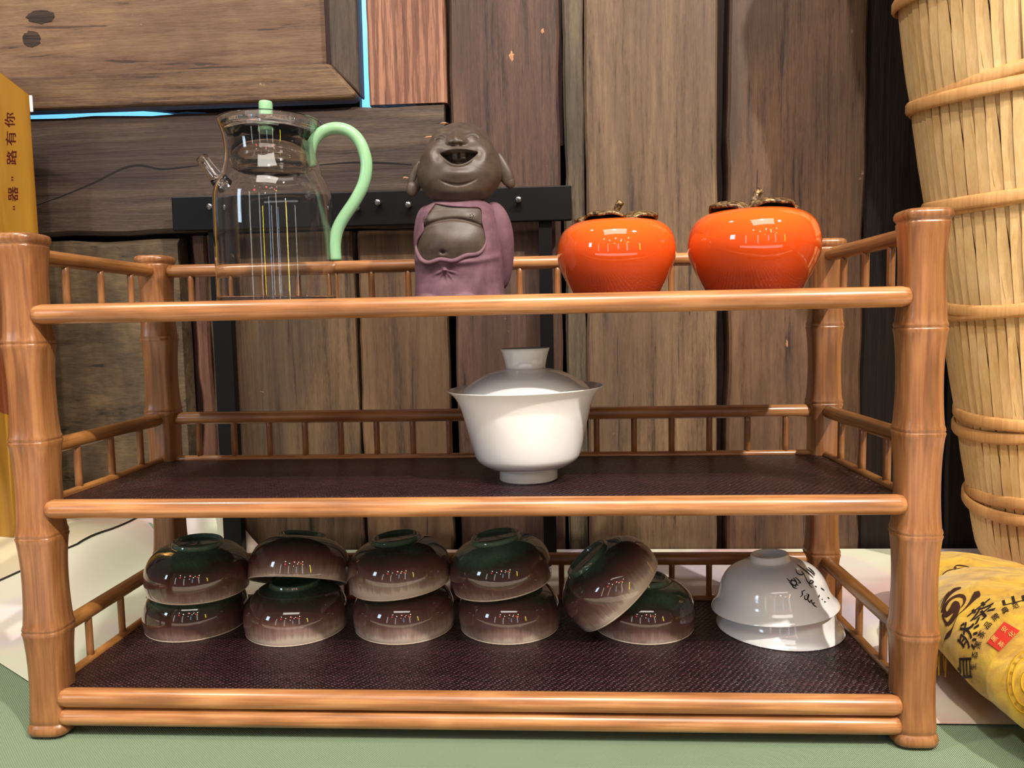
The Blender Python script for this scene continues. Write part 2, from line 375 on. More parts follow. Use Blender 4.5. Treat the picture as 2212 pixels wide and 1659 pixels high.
# pale splinter scars on the planks and the short pale splinters on the beam end
M_SCAR = plain('fresh_wood_scar', (176, 124, 88), .7)
for (u, v, a, b_, yy) in [(1105, 121, 8, 14, YW), (1172, 67, 5, 8, YW), (932, 296, 24, 3, YW-.004), (957, 266, 10, 2.5, YW-.004), (876, 384, 9, 3, YW-.004), (600, 466, 14, 3, YW-.004), (1700, 742, 3, 12, YW)]:
    c = ony(u, v, yy); n = 14; sc = .78/1635
    for k_ in (0,):
        vs = [c+Vector((0, -.0007, 0))]+[c+Vector((math.cos(2*PI*k/n)*a*sc*(1+.3*math.sin(k*2.3+u)), .0004, math.sin(2*PI*k/n)*b_*sc*(1+.3*math.sin(k*1.7+v)))) for k in range(n)]
        link('scar', mesh('scar', vs, [(0, 1+(k+1) % n, 1+k) for k in range(n)]), M_SCAR, wall, smooth=False)

# ------------------------------------------------------------------ floor, table, cloths
M_FLOOR = old_wood('floor_boards', (40, 26, 18), (70, 46, 32), (92, 62, 44), 'y', 30)
link('floor', mesh('floor', [(-3, -4, -.76), (3, -4, -.76), (3, .7, -.76), (-3, .7, -.76)], [(0, 1, 2, 3)]), M_FLOOR, smooth=False, kind='structure')
def H(x, y):                             # the cloth is bunched up against the wall on the left
    kx = sstep(x, -.40, -.34); a = (sstep(y, .10, .32)*(1-kx)+sstep(y, .345, .3565)*kx)*min(1, max(0, (-x-.256)/.045))
    a = a*a*(3-2*a) if a < 1 else 1
    f = .0026*math.sin(x*46+y*31)*sstep(y, .12, .3)*(1-kx)*sstep(-x, .30, .36) if x < -.3 else 0
    return .0395*a + f*a
tb = empty('display_table', (0, .1, -.76), label='display table under the green and cream cloths', category='table')
V, F = boxmesh(-1.0, 1.0, -.40, .345, -.03, -.0025)
t_ = link('tabletop', mesh('tt', [(x, y-.1, z+.76) for x, y, z in V], F), M_FLOOR, tb, smooth=False)
for sx in (-.94, .94):
    for sy in (-.36, .30):
        V, F = boxmesh(sx-.025, sx+.025, sy-.025, sy+.025, -.76, -.03)
        link('leg', mesh('leg', [(x, y-.1, z+.76) for x, y, z in V], F), M_FLOOR, tb, smooth=False)
def grid(xs, ys_of, ny, zf):
    vs, fs = [], []; nx = len(xs)
    for x in xs:
        y0, y1 = ys_of(x)
        for j in range(ny+1):
            y = y0+(y1-y0)*j/ny; vs.append((x, y, zf(x, y)))
    for i in range(nx-1):
        for j in range(ny):
            a = i*(ny+1)+j; fs.append((a, a+ny+1, a+ny+2, a+1))
    return vs, fs
def canvas_mat():
    m, nt, b = newmat('green_canvas')
    def wav(rot, sc):
        w = nt.nodes.new('ShaderNodeTexWave'); w.bands_direction = 'X'; w.inputs['Scale'].default_value = sc; w.inputs['Distortion'].default_value = 1.0
        w.inputs['Detail'].default_value = 1
        nt.links.new(mapped(nt, (1, 1, 1), rot=(0, 0, rot)), w.inputs['Vector']); return w.outputs[1]
    h = math_(nt, 'ADD', wav(.75, 420), math_(nt, 'MULTIPLY', wav(-.8, 300), .45))
    n = tnoise(nt, mapped(nt, (30, 30, 30)), 1, 5, .6); n2 = tnoise(nt, mapped(nt, (900, 900, 900)), 1, 2, .6)
    r = ramp(nt, [(.0, (96, 116, 92)), (1, (172, 190, 156))]); nt.links.new(math_(nt, 'MULTIPLY', h, .6), r.inputs[0])
    c = mixc(nt, math_(nt, 'MULTIPLY', n.outputs[0], .35), r.outputs[0], srgb(110, 130, 102))
    rs = ramp(nt, [(.70, (0, 0, 0)), (.78, (255, 255, 255))]); nt.links.new(n2.outputs[0], rs.inputs[0])
    c = mixc(nt, math_(nt, 'MULTIPLY', rs.outputs[0], .5), c, srgb(200, 212, 170))
    nt.links.new(c, b.inputs['Base Color']); b.inputs['Roughness'].default_value = .85; b.inputs['Specular IOR Level'].default_value = .2
    bump(nt, b, h, .8, .0004); return m
xs = [-1.0+2.0*i/240 for i in range(241)]
V, F = grid(xs, lambda x: (-.405, .357), 110, lambda x, y: H(x, y)-.0012)
V2, F2 = grid(xs, lambda x: (0, 1), 1, lambda x, y: 0)
V2 = [(x, -.405, -.0012) if y > .5 else (x, -.4065+.002*math.sin(x*30), -.25) for x, y, z in V2]
V, F = join((V, F), (V2, F2))
link('tablecloth', mesh('tablecloth', V, F), canvas_mat(), label='green canvas tablecloth in front of the bamboo rack', category='tablecloth')
V, F = boxmesh(-.9, .9, -.39, -.12, -.0008, .0004)
RUN = (V, F)  # unseen cream strip added for the curved reflections in the cups
def print_mat(name, rough, a, b1, c1, d1):
    m, nt, b = newmat(name)
    n1 = tnoise(nt, mapped(nt, (13, 9, 9), (1.3, 4.2, 0)), .6, 1, .5, 1.2); n2 = tnoise(nt, mapped(nt, (9, 12, 9), (7, 2, 3)), .7, 1, .5, .6)
    n3 = tnoise(nt, mapped(nt, (700, 700, 700)), 1, 3, .6)
    r1 = ramp(nt, [(.38, a), (.5, b1), (.60, c1)]); nt.links.new(n1.outputs[0], r1.inputs[0])
    r2 = ramp(nt, [(.50, (0, 0, 0)), (.62, (255, 255, 255))]); nt.links.new(n2.outputs[0], r2.inputs[0])
    c = mixc(nt, math_(nt, 'MULTIPLY', r2.outputs[0], .7), r1.outputs[0], srgb(*d1))
    nt.links.new(c, b.inputs['Base Color']); b.inputs['Roughness'].default_value = rough
    bump(nt, b, n3.outputs[0], .25, .0003); return m
link('cup_reflector', mesh('reflector', *RUN), bpy.data.materials.get('x') or plain('reflector_cream', (226, 216, 200), .8), smooth=False, label='added cream runner across the near edge of the table', category='reflector')
def yedge(x): return .0155 + max(0, (-.245-x))*.665
def hit_H(u, v):
    d = ray(u, v); z = .02
    for _ in range(60):
        p = CAM+d*((z-CAM.z)/d.z); z = z*.6+.4*H(p.x, p.y)
    return Vector((p.x, p.y, H(p.x, p.y)))
seam = [hit_H(u, v) for u, v in [(-60, 1285), (0, 1257), (80, 1220), (165, 1180), (240, 1146), (308, 1114)]]
seam = [seam[0]+(seam[0]-seam[1])*2.2]+seam+[Vector((seam[-1].x+.004, .357, 0))]
def seam_x(y): return interp([(p.y, p.x) for p in seam], y)
V, F = grid([-.9+1.9*i/300 for i in range(301)], lambda x: (min(.355, yedge(x)), .3565), 70, lambda x, y: H(x, y)+.0004)
link('printed_cloth', mesh('pc', V, F), print_mat('cream_print', .7, (196, 182, 190), (212, 206, 186), (208, 210, 184), (196, 158, 146)),
     label='cream cloth with soft pink and lilac print under the bamboo rack', category='cloth')
# glossy cream sheet left of the seam
vs, fs = [], []; ny = 40; nx = 30; y0, y1 = .10, .356
for i in range(nx+1):
    for j in range(ny+1):
        y = y0+(y1-y0)*j/ny; x = -.9+(seam_x(y)+.9)*i/nx; vs.append((x, y, H(x, y)+.0014))
for i in range(nx):
    for j in range(ny):
        a = i*(ny+1)+j; fs.append((a, a+ny+1, a+ny+2, a+1))
link('plastic_sheet', mesh('ps', vs, fs), print_mat('cream_gloss', .10, (204, 190, 160), (210, 196, 162), (214, 204, 176), (192, 164, 142)),
     label='glossy cream plastic sheet under the gold box', category='sheet')
sp = [Vector((seam_x(y), y, H(seam_x(y), y)+.0018)) for y in [y0+(y1-y0)*k/60 for k in range(61)]]
vs, fs = tube(sp, .0007, 6)
sm_ = link('sheet_edge', mesh('se', vs, fs), plain('black_edge', (16, 14, 14), .6), bpy.data.objects['plastic_sheet']); sm_['label'] = 'thin black edge line'

# ------------------------------------------------------------------ bamboo rack
RW, RD = .25, .1452
Z0, S, ZC = .0075, .056, .2872
rack = empty('bamboo_rack', (0, .0726, 0), label='three-tier bamboo display rack with turned corner posts and railings', category='shelf')
OFF = Vector((0, -.0726, 0))
def rp(name, vf, mat, smooth=True, **pr):
    return link(name, mesh(name, [Vector(v)+OFF for v in vf[0]], vf[1]), mat, rack, smooth, **pr)
def post_profile():
    P = [(.0, 0.0), (.0100, .0), (.0119, .0010), (.0125, .0035), (.0119, .0062), (.0111, .0070), (.0109, .0076), (.0113, .0082)]
    zs = [Z0+S*k for k in range(5)]+[ZC]
    for i in range(5):
        a, b = zs[i], zs[i+1]
        for t in (.06, .14, .25, .38, .5, .62, .75, .86, .94):
            z = a+(b-a)*t; w = (abs(t-.5)*2)**2.2
            top = .5 < t
            P.append((.0104+(.0016 if top else .0012)*w, z))
        if i < 4:
            P += [(.01215, b-.0012), (.0119, b-.0006), (.01155, b), (.0120, b+.0006), (.01190, b+.0016)]
    P += [(.0119, ZC-.0012), (.0118, ZC-.0005), (.0112, ZC), (.0118, ZC+.0008), (.0127, ZC+.0022), (.0128, ZC+.0040), (.0121, ZC+.0056), (.0105, ZC+.0064), (0, ZC+.0066)]
    return P
pv, pf = cyclic(post_profile(), 40, sup=3.6)
pm = mesh('post', pv, pf); post0 = None
for sx in (-1, 1):
    for y in (0, RD):
        o = link('post', pm, M_BZ, rack); o.location = (sx*RW, y-.0726, 0)
def hbar(p0, p1, r, n=16, cut=None):
    p0, p1 = Vector(p0), Vector(p1); d = (p1-p0).normalized()
    pts = [p0, p0+d*r*.25, p0+d*r*.8]; rr = [r*.55, r*.88, r]
    m = 10
    pts += [p0+(p1-p0)*(i/m) for i in range(1, m)]; rr += [r]*(m-1)
    pts += [p1-d*r*.8, p1-d*r*.25, p1]; rr += [r, r*.88, r*.55]
    return tube(pts, rr, n)
for z, r, dx in ((.2478, .0056, -.0035), (.1357, .0056, -.0035), (.0226, .0056, -.0035), (.0111, .0052, -.0045)):
    rp('front_rail', hbar((-RW+.0085, -.006, z), (RW-.0085, -.006, z), r), M_BX)
levels = ((.2819, .2495), (.1694, .1372), (.0580, .0268))
for hz, sz in levels:
    rp('rear_handrail', hbar((-RW+.009, RD-.001, hz), (RW-.009, RD-.001, hz), .0048), M_BX)
    rp('rear_rail', hbar((-RW+.009, RD-.002, sz+.0005), (RW-.009, RD-.002, sz+.0005), .0028, 12), M_BX)
    for sx in (-1, 1):
        rp('side_handrail', hbar((sx*RW, .009, hz), (sx*RW, RD-.009, hz), .0048), M_BY)
        rp('side_rail', hbar((sx*(RW-.001), .009, sz+.0005), (sx*(RW-.001), RD-.009, sz+.0005), .0028, 12), M_BY)
spv, spf = tube([(0, 0, -.0161), (0, 0, -.008), (0, 0, .008), (0, 0, .0161)], .0023, 10)
spm = mesh('spindle', spv, spf)
for hz, sz in levels:
    zc = (hz+sz)/2
    for i in range(17):
        o = link('spindle', spm, M_BZ, rack); o.location = (-RW+2*RW*(i+1)/18, RD-.0015-.0726, zc)
    for sx in (-1, 1):
        for i in range(3):
            o = link('spindle', spm, M_BZ, rack); o.location = (sx*(RW-.0005), RD*(i+1)/4-.0726, zc)
for k, (hz, sz) in enumerate(levels):
    V, F = boxmesh(-RW+.001, RW-.001, -.004, RD-.001, sz-.0022, sz)
    o = rp('shelf_panel', (V, F), M_WEAVE, False); o['label'] = 'dark aubergine woven shelf panel'
SH = [l[1] for l in levels]              # shelf heights: top, middle, bottom

# ------------------------------------------------------------------ black peg rack behind
M_BLK = plain('black_metal', (7, 6, 7), .4, 0, .2)
M_CHR = plain('dark_steel', (120, 118, 118), .25, .9)
yb = .33
bar_l, bar_r = ony(371, 462, yb), ony(1235, 440, yb)
br = empty('black_peg_rack', ony(800, 460, yb), label='black metal rail stand with round bolts, standing against the plank wall', category='stand')
bo = br.location
V, F = boxmesh(bar_l.x, bar_r.x, yb, yb+.006, ony(371, 499, yb).z, ony(371, 425, yb).z)
z_c = (ony(371, 462, yb).z); 
o = link('bar', mesh('bar', [(x-bo.x, y-bo.y, z-bo.z+(0 if x < 0 else 0)) for x, y, z in V], F), M_BLK, br, smooth=False); bevel(o, .0012)
for u0_, u1_ in ((473, 497), (1178, 1188)):
    a = ony(u0_, 480, yb+.012); b_ = ony(u1_, 1150, yb+.012)
    w = .0095 if u0_ < 800 else .0065
    V, F = boxmesh(a.x-w, a.x+w, yb+.007, yb+.018, .0012, a.z)
    link('leg', mesh('leg', [(x-bo.x, y-bo.y, z-bo.z) for x, y, z in V], F), M_BLK, br, smooth=False)
for u, v in ((461, 449), (775, 452), (820, 440), (885, 445), (1121, 434)):
    c = ony(u, v, yb)
    vs, fs = tube([(0, .001, 0), (0, -.003, 0), (0, -.009, 0), (0, -.010, 0)], [.0022, .0022, .0034, .0024], 14)
    o = link('bolt', mesh('bolt', vs, fs), M_CHR, br); o.location = c-bo

# ------------------------------------------------------------------ ceramics
def glaze_cup():
    m, nt, b = newmat('kiln_glaze')
    tc = nt.nodes.new('ShaderNodeTexCoord'); sp_ = nt.nodes.new('ShaderNodeSeparateXYZ'); nt.links.new(tc.outputs['Object'], sp_.inputs[0])
    n1 = tnoise(nt, mapped(nt, (700, 700, 60)), 1, 4, .6); n2 = tnoise(nt, mapped(nt, (40, 40, 30)), 1, 3, .5)
    oi = nt.nodes.new('ShaderNodeObjectInfo')
    z = math_(nt, 'MULTIPLY', sp_.outputs[2], 1/.034)
    z = math_(nt, 'ADD', z, math_(nt, 'MULTIPLY', math_(nt, 'SUBTRACT', n1.outputs[0], .5), .20))
    z = math_(nt, 'ADD', z, math_(nt, 'MULTIPLY', math_(nt, 'SUBTRACT', n2.outputs[0], .5), .45))
    z = math_(nt, 'ADD', z, math_(nt, 'MULTIPLY', math_(nt, 'SUBTRACT', oi.outputs['Random'], .5), .22))
    r = ramp(nt, [(.0, (206, 188, 172)), (.10, (160, 134, 122)), (.28, (110, 80, 72)), (.48, (86, 54, 50)), (.70, (54, 50, 40)), (.84, (62, 82, 66)), (.98, (90, 112, 94))])
    nt.links.new(z, r.inputs[0]); nt.links.new(r.outputs[0], b.inputs['Base Color'])
    b.inputs['Roughness'].default_value = .07; b.inputs['Specular IOR Level'].default_value = .6; b.inputs['Coat Weight'].default_value = .5; b.inputs['Coat Roughness'].default_value = .03
    return m
M_CUP = glaze_cup()
M_RIM = plain('rim_glaze', (214, 196, 176), .15)
M_WHITE = plain('white_porcelain', (236, 234, 232), .10, 0, .5, .4)
# inverted tea bowl, rim down at z = 0
cs_ = .79
cup_out = smooth_prof([(r, z*cs_) for r, z in [(.0341, 0), (.0349, .003), (.0356, .009), (.0356, .015), (.0345, .022), (.0315, .029), (.0260, .0350), (.0205, .0382), (.0178, .0392)]], 5)
cup_foot = [(r, z*cs_) for r, z in [(.0172, .0398), (.0170, .0420), (.0165, .0429), (.0155, .0431), (.0148, .0427), (.0145, .0405), (.0138, .0395), (0, .0392)]]
cup_in = [(r, z*cs_) for r, z in [(0, .0365), (.012, .0362), (.020, .0345), (.0262, .031), (.0310, .0235), (.0330, .016), (.0331, .008), (.0329, .002), (.0334, .0001)]]
cv, cf = cyclic(list(reversed(cup_in))[::-1]+cup_out+cup_foot, 72)
cupmesh = mesh('cup', cv, [f[::-1] for f in cf][:0]+cf)
def recalc(me):
    bm = bmesh.new(); bm.from_mesh(me); bmesh.ops.remove_doubles(bm, verts=bm.verts, dist=1e-6); bmesh.ops.recalc_face_normals(bm, faces=bm.faces); bm.to_mesh(me); bm.free()
recalc(cupmesh)
def place(o, loc, rx=0, ry=0, rz=0):
    o.location = loc; o.rotation_euler = (math.radians(rx), math.radians(ry), math.radians(rz)); return o
zs = SH[2]+.0003
GC = 'upturned green and brown glazed tea cups on the bottom shelf'
def cup(u, y, z, rx, ry, rz, label):
    p = ony(u, 1300, y)
    o = link('tea_cup', cupmesh, M_CUP, label=label, category='cup', group=GC)
    rs, rf = tube([(.0338*math.cos(2*PI*k/64), .0338*math.sin(2*PI*k/64), .0003) for k in range(64)], .00075, 6, closed=True)
    global rimmesh
    try: rimmesh
    except NameError: rimmesh = mesh('rim', rs, rf)
    r_ = link('rim', rimmesh, M_RIM, o); r_['label'] = 'pale worn rim'
    o.location = (p.x, p.y, z)
    o.rotation_euler = (Matrix.Rotation(math.radians(ry), 3, 'Y') @ Matrix.Rotation(math.radians(rx), 3, 'X') @ Matrix.Rotation(math.radians(rz), 3, 'Z')).to_euler(); return o
YC = .097
cup(424, YC-.002, zs, 0, 0, 10, 'lower glazed cup of the leftmost stack, mostly brown')
cup(431, YC-.004, zs+.0275, 1, 2.5, 200, 'upper glazed cup of the leftmost stack, its green foot lit')
cup(639, YC-.008, zs, 0, 0, 80, 'lower glazed cup of the second stack from the left, green band above brown')
cup(646, YC+.002, zs+.0290, -25, 1, 130, 'upper glazed cup of the second stack from the left, tipped backwards')
cup(873, YC-.004, zs, 0, 0, 150, 'lower glazed cup of the third stack, green above a brown rim')
cup(868, YC-.004, zs+.0300, 0, -5, 30, 'upper glazed cup of the third stack, leaning left, dark on top')
cup(1100, YC-.003, zs, 0, 0, 250, 'lower glazed cup of the fourth stack, greyish brown rim')
cup(1087, YC-.003, zs+.0305, 1, -8, 300, 'upper glazed cup of the fourth stack, leaning left with pinkish rim')
cup(1389, YC-.002, zs, 0, 0, 20, 'flat upturned glazed cup under the strongly tilted one')
cup(1338, YC-.014, zs+.0265, 0, -42, 90, 'glazed cup tipped steeply onto its neighbour, foot facing upper left')

bs_ = .72
wb_out = smooth_prof([(r, z*bs_) for r, z in [(.0420, 0), (.0412, .0022), (.0388, .0062), (.0368, .0110), (.0352, .018), (.0330, .026), (.0285, .0340), (.0215, .0395), (.0158, .0420), (.0138, .0430)]], 5)
wb_foot = [(r, z*bs_) for r, z in [(.0132, .0440), (.0124, .0485), (.0120, .0492), (.0113, .0492), (.0109, .0485), (.0108, .0440), (0, .0436)]]
wb_in = [(r, z*bs_) for r, z in [(0, .041), (.012, .0405), (.0205, .0378), (.0275, .0325), (.032, .025), (.0342, .017), (.0358, .010), (.0378, .0055), (.0404, .0016), (.0416, .0)]]
bv, bf = cyclic(wb_in+wb_out+wb_foot, 80); bowlmesh = mesh('bowl', bv, bf); recalc(bowlmesh)
GB = 'upturned white porcelain bowls on the bottom shelf'
p = ony(1683, 1340, .094)
place(link('porcelain_bowl', bowlmesh, M_WHITE, label='lower plain white bowl beneath the inscribed one', category='bowl'), (p.x, p.y, zs), 0, 0, 0)
p = ony(1672, 1300, .093)
wbowl = place(link('porcelain_bowl', bowlmesh, M_WHITE, label='upper white bowl with black calligraphy, leaning on its twin', category='bowl'), (p.x, p.y, zs+.0150), -2, -5, 0)

# gaiwan
p = ony(1142, 1030, .0615)
gw = empty('lidded_tea_bowl', (p.x, .0615, SH[1]+.0002), label='white porcelain lidded tea bowl alone on the middle shelf', category='tea bowl')
g_out = smooth_prof([(.0186, .0072), (.0229, .0079), (.0285, .0105), (.0325, .0138), (.0345, .0185), (.0374, .0305), (.0402, .0415), (.0420, .0478), (.0452, .0545), (.0500, .0590)], 6)
g = [(0, .003), (.0165, .003), (.0172, .0), (.0184, .0), (.0189, .0008), (.0186, .0066)]+g_out+[(.0499, .0594), (.0492, .0592)]
g_in = [(.0440, .0545), (.0408, .0478), (.0388, .0415), (.0360, .0305), (.0332, .0190), (.0300, .0140), (.0200, .0105), (0, .0100)]
vs, fs = cyclic(g+g_in, 96); me = mesh('bowl', vs, fs); recalc(me); o = link('bowl', me, M_WHITE, gw); o.rotation_euler = (0, math.radians(-1.2), 0)
lid = smooth_prof([(.0405, .0572), (.0400, .0585), (.0365, .0618), (.0300, .0660), (.0220, .0693), (.0150, .0709), (.0128, .0712)], 6)
lid += [(.0127, .0725), (.0135, .0770), (.0147, .0815), (.0157, .0842), (.0153, .0843), (.0138, .0820), (.010, .0790), (0, .0785)]
lid = [(0, .0690), (.015, .0685), (.030, .0640), (.0385, .0580), (.0400, .0568)]+lid
vs, fs = cyclic(lid, 96); me = mesh('lid', vs, fs); recalc(me); o = link('lid', me, M_WHITE, gw); o.rotation_euler = (0, math.radians(-.6), 0)

# ------------------------------------------------------------------ persimmon jars
def persimmon_mat():
    m, nt, b = newmat('orange_glaze')
    tc = nt.nodes.new('ShaderNodeTexCoord'); s_ = nt.nodes.new('ShaderNodeSeparateXYZ'); nt.links.new(tc.outputs['Object'], s_.inputs[0])
    n = tnoise(nt, mapped(nt, (30, 30, 200)), 1, 3, .5)
    z = math_(nt, 'ADD', math_(nt, 'MULTIPLY', s_.outputs[2], 1/.054), math_(nt, 'MULTIPLY', math_(nt, 'SUBTRACT', n.outputs[0], .5), .25))
    r = ramp(nt, [(.0, (176, 56, 18)), (.25, (212, 74, 24)), (.6, (220, 78, 24)), (.9, (226, 96, 28))]); nt.links.new(z, r.inputs[0])
    nt.links.new(r.outputs[0], b.inputs['Base Color']); b.inputs['Roughness'].default_value = .06; b.inputs['Coat Weight'].default_value = .6; b.inputs['Coat Roughness'].default_value = .03
    return m
M_PER = persimmon_mat()
def bronze():
    m, nt, b = newmat('bronze_glaze')
    n = tnoise(nt, mapped(nt, (420, 420, 420)), 1, 5, .65, .6)
    r = ramp(nt, [(.36, (44, 26, 14)), (.5, (104, 74, 44)), (.62, (172, 146, 96)), (.75, (210, 196, 150))]); nt.links.new(n.outputs[0], r.inputs[0])
    nt.links.new(r.outputs[0], b.inputs['Base Color']); b.inputs['Roughness'].default_value = .28; b.inputs['Metallic'].default_value = .35
    bump(nt, b, n.outputs[0], .8, .0006); return m
M_BRZ = bronze()
q = 8.69e-5
pp = [(0, 915), (200, 915), (262, 905), (300, 880), (345, 800), (395, 700), (430, 600), (440, 510), (422, 410), (385, 345), (320, 300), (230, 283), (120, 284), (60, 290), (0, 294)]
prof = smooth_prof([(r*q, (915-y)*q) for r, y in pp], 6)
vs, fs = [], []
n = 96
for r, z in prof:
    for k in range(n):
        a = 2*PI*k/n; w = 1+.016*math.cos(4*a+.6)*min(1, r/.02)
        vs.append((max(r, 0)*w*math.cos(a), max(r, 0)*w*math.sin(a), z))
fs = [(i*n+k, i*n+(k+1) % n, (i+1)*n+(k+1) % n, (i+1)*n+k) for i in range(len(prof)-1) for k in range(n)]
permesh = mesh('jar', vs, fs); recalc(permesh)
# calyx: four wavy leaves
vs, fs = [], []; nr, na = 14, 96; zt_ = (915-283)*q
for side in (0, 1):
    for i in range(nr+1):
        for k in range(na):
            a = 2*PI*k/na; lobe = .76+.24*abs(math.cos(2*a))**.7
            R_ = .0275*lobe*i/nr; t = i/nr
            zz = zt_+.0014+.0062*math.sin(t*PI*.62)*(.35+.65*abs(math.cos(2*a)))-.0038*t**3 + .0006*math.sin(9*a)*t
            vs.append((R_*math.cos(a), R_*math.sin(a), zz-(.0019 if side else 0)))
def gidx(s, i, k): return s*(nr+1)*na+i*na+k % na
for s_ in (0, 1):
    for i in range(nr):
        for k in range(na):
            f = (gidx(s_, i, k), gidx(s_, i, k+1), gidx(s_, i+1, k+1), gidx(s_, i+1, k)); fs.append(f if s_ == 0 else f[::-1])
for k in range(na): fs.append((gidx(0, nr, k), gidx(0, nr, k+1), gidx(1, nr, k+1), gidx(1, nr, k)))
calyx = mesh('calyx', vs, fs); recalc(calyx)
sv, sf = tube([(0, 0, zt_), (0, 0, zt_+.004), (.0010, 0, zt_+.0085), (.0026, 0, zt_+.0118), (.0040, 0, zt_+.0134)], [.0048, .0028, .0021, .0025, .0027], 12)
stem = mesh('stem', sv, sf)
jar0 = None
for (u, y, s_, rz, lab) in ((1331, .068, .985, -25, 'orange persimmon-shaped jar nearer the clay figurine'), (1627, .062, 1.045, 20, 'larger orange persimmon-shaped jar nearer the right-hand posts')):
    p = ony(u, 640, y)
    r_ = empty('persimmon_jar', (p.x, y, SH[0]+.0003), label=lab, category='jar', group='persimmon jars on the top shelf')
    r_.scale = (s_, s_, s_*.935); r_.rotation_euler = (0, 0, math.radians(rz))
    link('jar_body', permesh, M_PER, r_); c_ = link('calyx_lid', calyx, M_BRZ, r_); c_['label'] = 'bronze brown leaf-shaped lid'
    link('stem', stem, M_BRZ, c_)

# ------------------------------------------------------------------ glass pitcher
def glass_mat():
    m, nt, b = newmat('clear_glass'); b.inputs['Base Color'].default_value = (1, 1, 1, 1)
    b.inputs['Transmission Weight'].default_value = 1; b.inputs['Roughness'].default_value = 0; b.inputs['IOR'].default_value = 1.45
    return m
M_GLASS = glass_mat()
M_JADE = plain('jade_green_glass', (146, 192, 148), .12, 0, .5, .3, Subsurface_Weight=.35)
M_JADE.node_tree.nodes['Principled BSDF'].inputs['Subsurface Scale'].default_value = .004
PY = .070
p = ony(600, 645, PY)
pit = empty('glass_pitcher', (p.x, PY, SH[0]+.0004), label='clear glass pitcher with a jade green handle, left on the top shelf', category='pitcher')
m_ = .492/FPX*1.0         # metres per photograph pixel at the pitcher's distance
def pz(v): return (652-v)*m_
PO = [(0, .0012), (.030, .0012), (.0352, .0), (.0370, .0006), (.0376, .003)]
PO += smooth_prof([(.0376, .006), (.0376, pz(560)), (.0374, pz(470)), (.0372, pz(425)), (.0366, pz(405)), (.0350, pz(388)), (.0318, pz(366)), (.0300, pz(345)), (.0290, pz(325)), (.0291, pz(300)), (.0302, pz(280)), (.0316, pz(266)), (.0324, pz(258))], 5)
PI_ = [(.0326, pz(256)), (.0324, pz(254)), (.0318, pz(256))]
th = .0011
PN = smooth_prof([(.0308, pz(266)), (.0292, pz(280)), (.0281, pz(300)), (.0279, pz(325)), (.0289, pz(345)), (.0307, pz(366)), (.0339, pz(388)), (.0355, pz(405)), (.0361, pz(425)), (.0363, pz(470)), (.0365, pz(560)), (.0365, .008), (.0350, .0042), (.0300, .0032), (0, .0032)], 4)
vs, fs = cyclic(PO+PI_+PN, 96); me = mesh('body', vs, fs); recalc(me); link('body', me, M_GLASS, pit)
# spout: hollow tube
def hollow(pts, ro, ri, n=20):
    a = tube(pts, ro, n, cap=False); b = tube(pts, ri, n, cap=False)
    V, F = join(a, (b[0], [f[::-1] for f in b[1]])); k0 = len(a[0]); L = len(pts)
    for k in range(n):
        k2 = (k+1) % n
        F.append((k, k0+k, k0+k2, k2)); F.append(((L-1)*n+k, (L-1)*n+k2, k0+(L-1)*n+k2, k0+(L-1)*n+k))
    return V, F
def lp(u, v, dy=0): return Vector(((u-600)*m_, dy, pz(v)))
vs, fs = hollow([lp(492, 385), lp(476, 365), lp(462, 345), lp(452, 330), lp(447, 323)], [.0060, .0048, .0040, .0038, .0042], [.0050, .0039, .0031, .0030, .0034])
me = mesh('spout', vs, fs); recalc(me); link('spout', me, M_GLASS, pit)
hp = [lp(u, v) for u, v in [(688, 350), (684, 325), (692, 298), (712, 278), (740, 270), (768, 276), (790, 295), (803, 325), (806, 355), (798, 390), (778, 425), (752, 460), (738, 485), (731, 515), (731, 550)]]
hp = [Vector(x) for x in smooth_prof([tuple(x) for x in hp], 5)]
L = len(hp); rr = []
for i in range(L):
    t = i/(L-1); rr.append((.0039 if t > .08 else .0026+.0013*t/.08)*(.92+.12*t))
vs, fs = tube(hp, rr, 20); o = link('handle', mesh('handle', vs, fs), M_JADE, pit); o['label'] = 'curved jade green handle'
ld = [(0, pz(296)), (.0150, pz(297)), (.0262, pz(288)), (.0275, pz(278)), (.0300, pz(268)), (.0306, pz(264)), (.0300, pz(262)), (.0262, pz(272)), (.015, pz(276)), (0, pz(275))]
vs, fs = cyclic(ld, 72); me = mesh('lid', vs, fs); recalc(me); l_ = link('lid', me, M_GLASS, pit)
l2 = [(0, pz(357)), (.0215, pz(357)), (.0255, pz(350)), (.0262, pz(340)), (.0262, pz(300)), (.0252, pz(300)), (.0252, pz(340)), (.0243, pz(347)), (.021, pz(353)), (0, pz(353))]
vs, fs = cyclic(l2, 64); me = mesh('infuser', vs, fs); recalc(me); link('infuser', me, M_GLASS, pit)
vs, fs = tube([lp(592, 280), lp(592, 265), lp(592, 232), lp(592, 214), lp(592, 210), lp(592, 209)], [.0040, .0042, .0044, .0044, .0040, .003], 24)
o = link('knob', mesh('knob', vs, fs), M_JADE, l_); o['label'] = 'jade green lid knob'

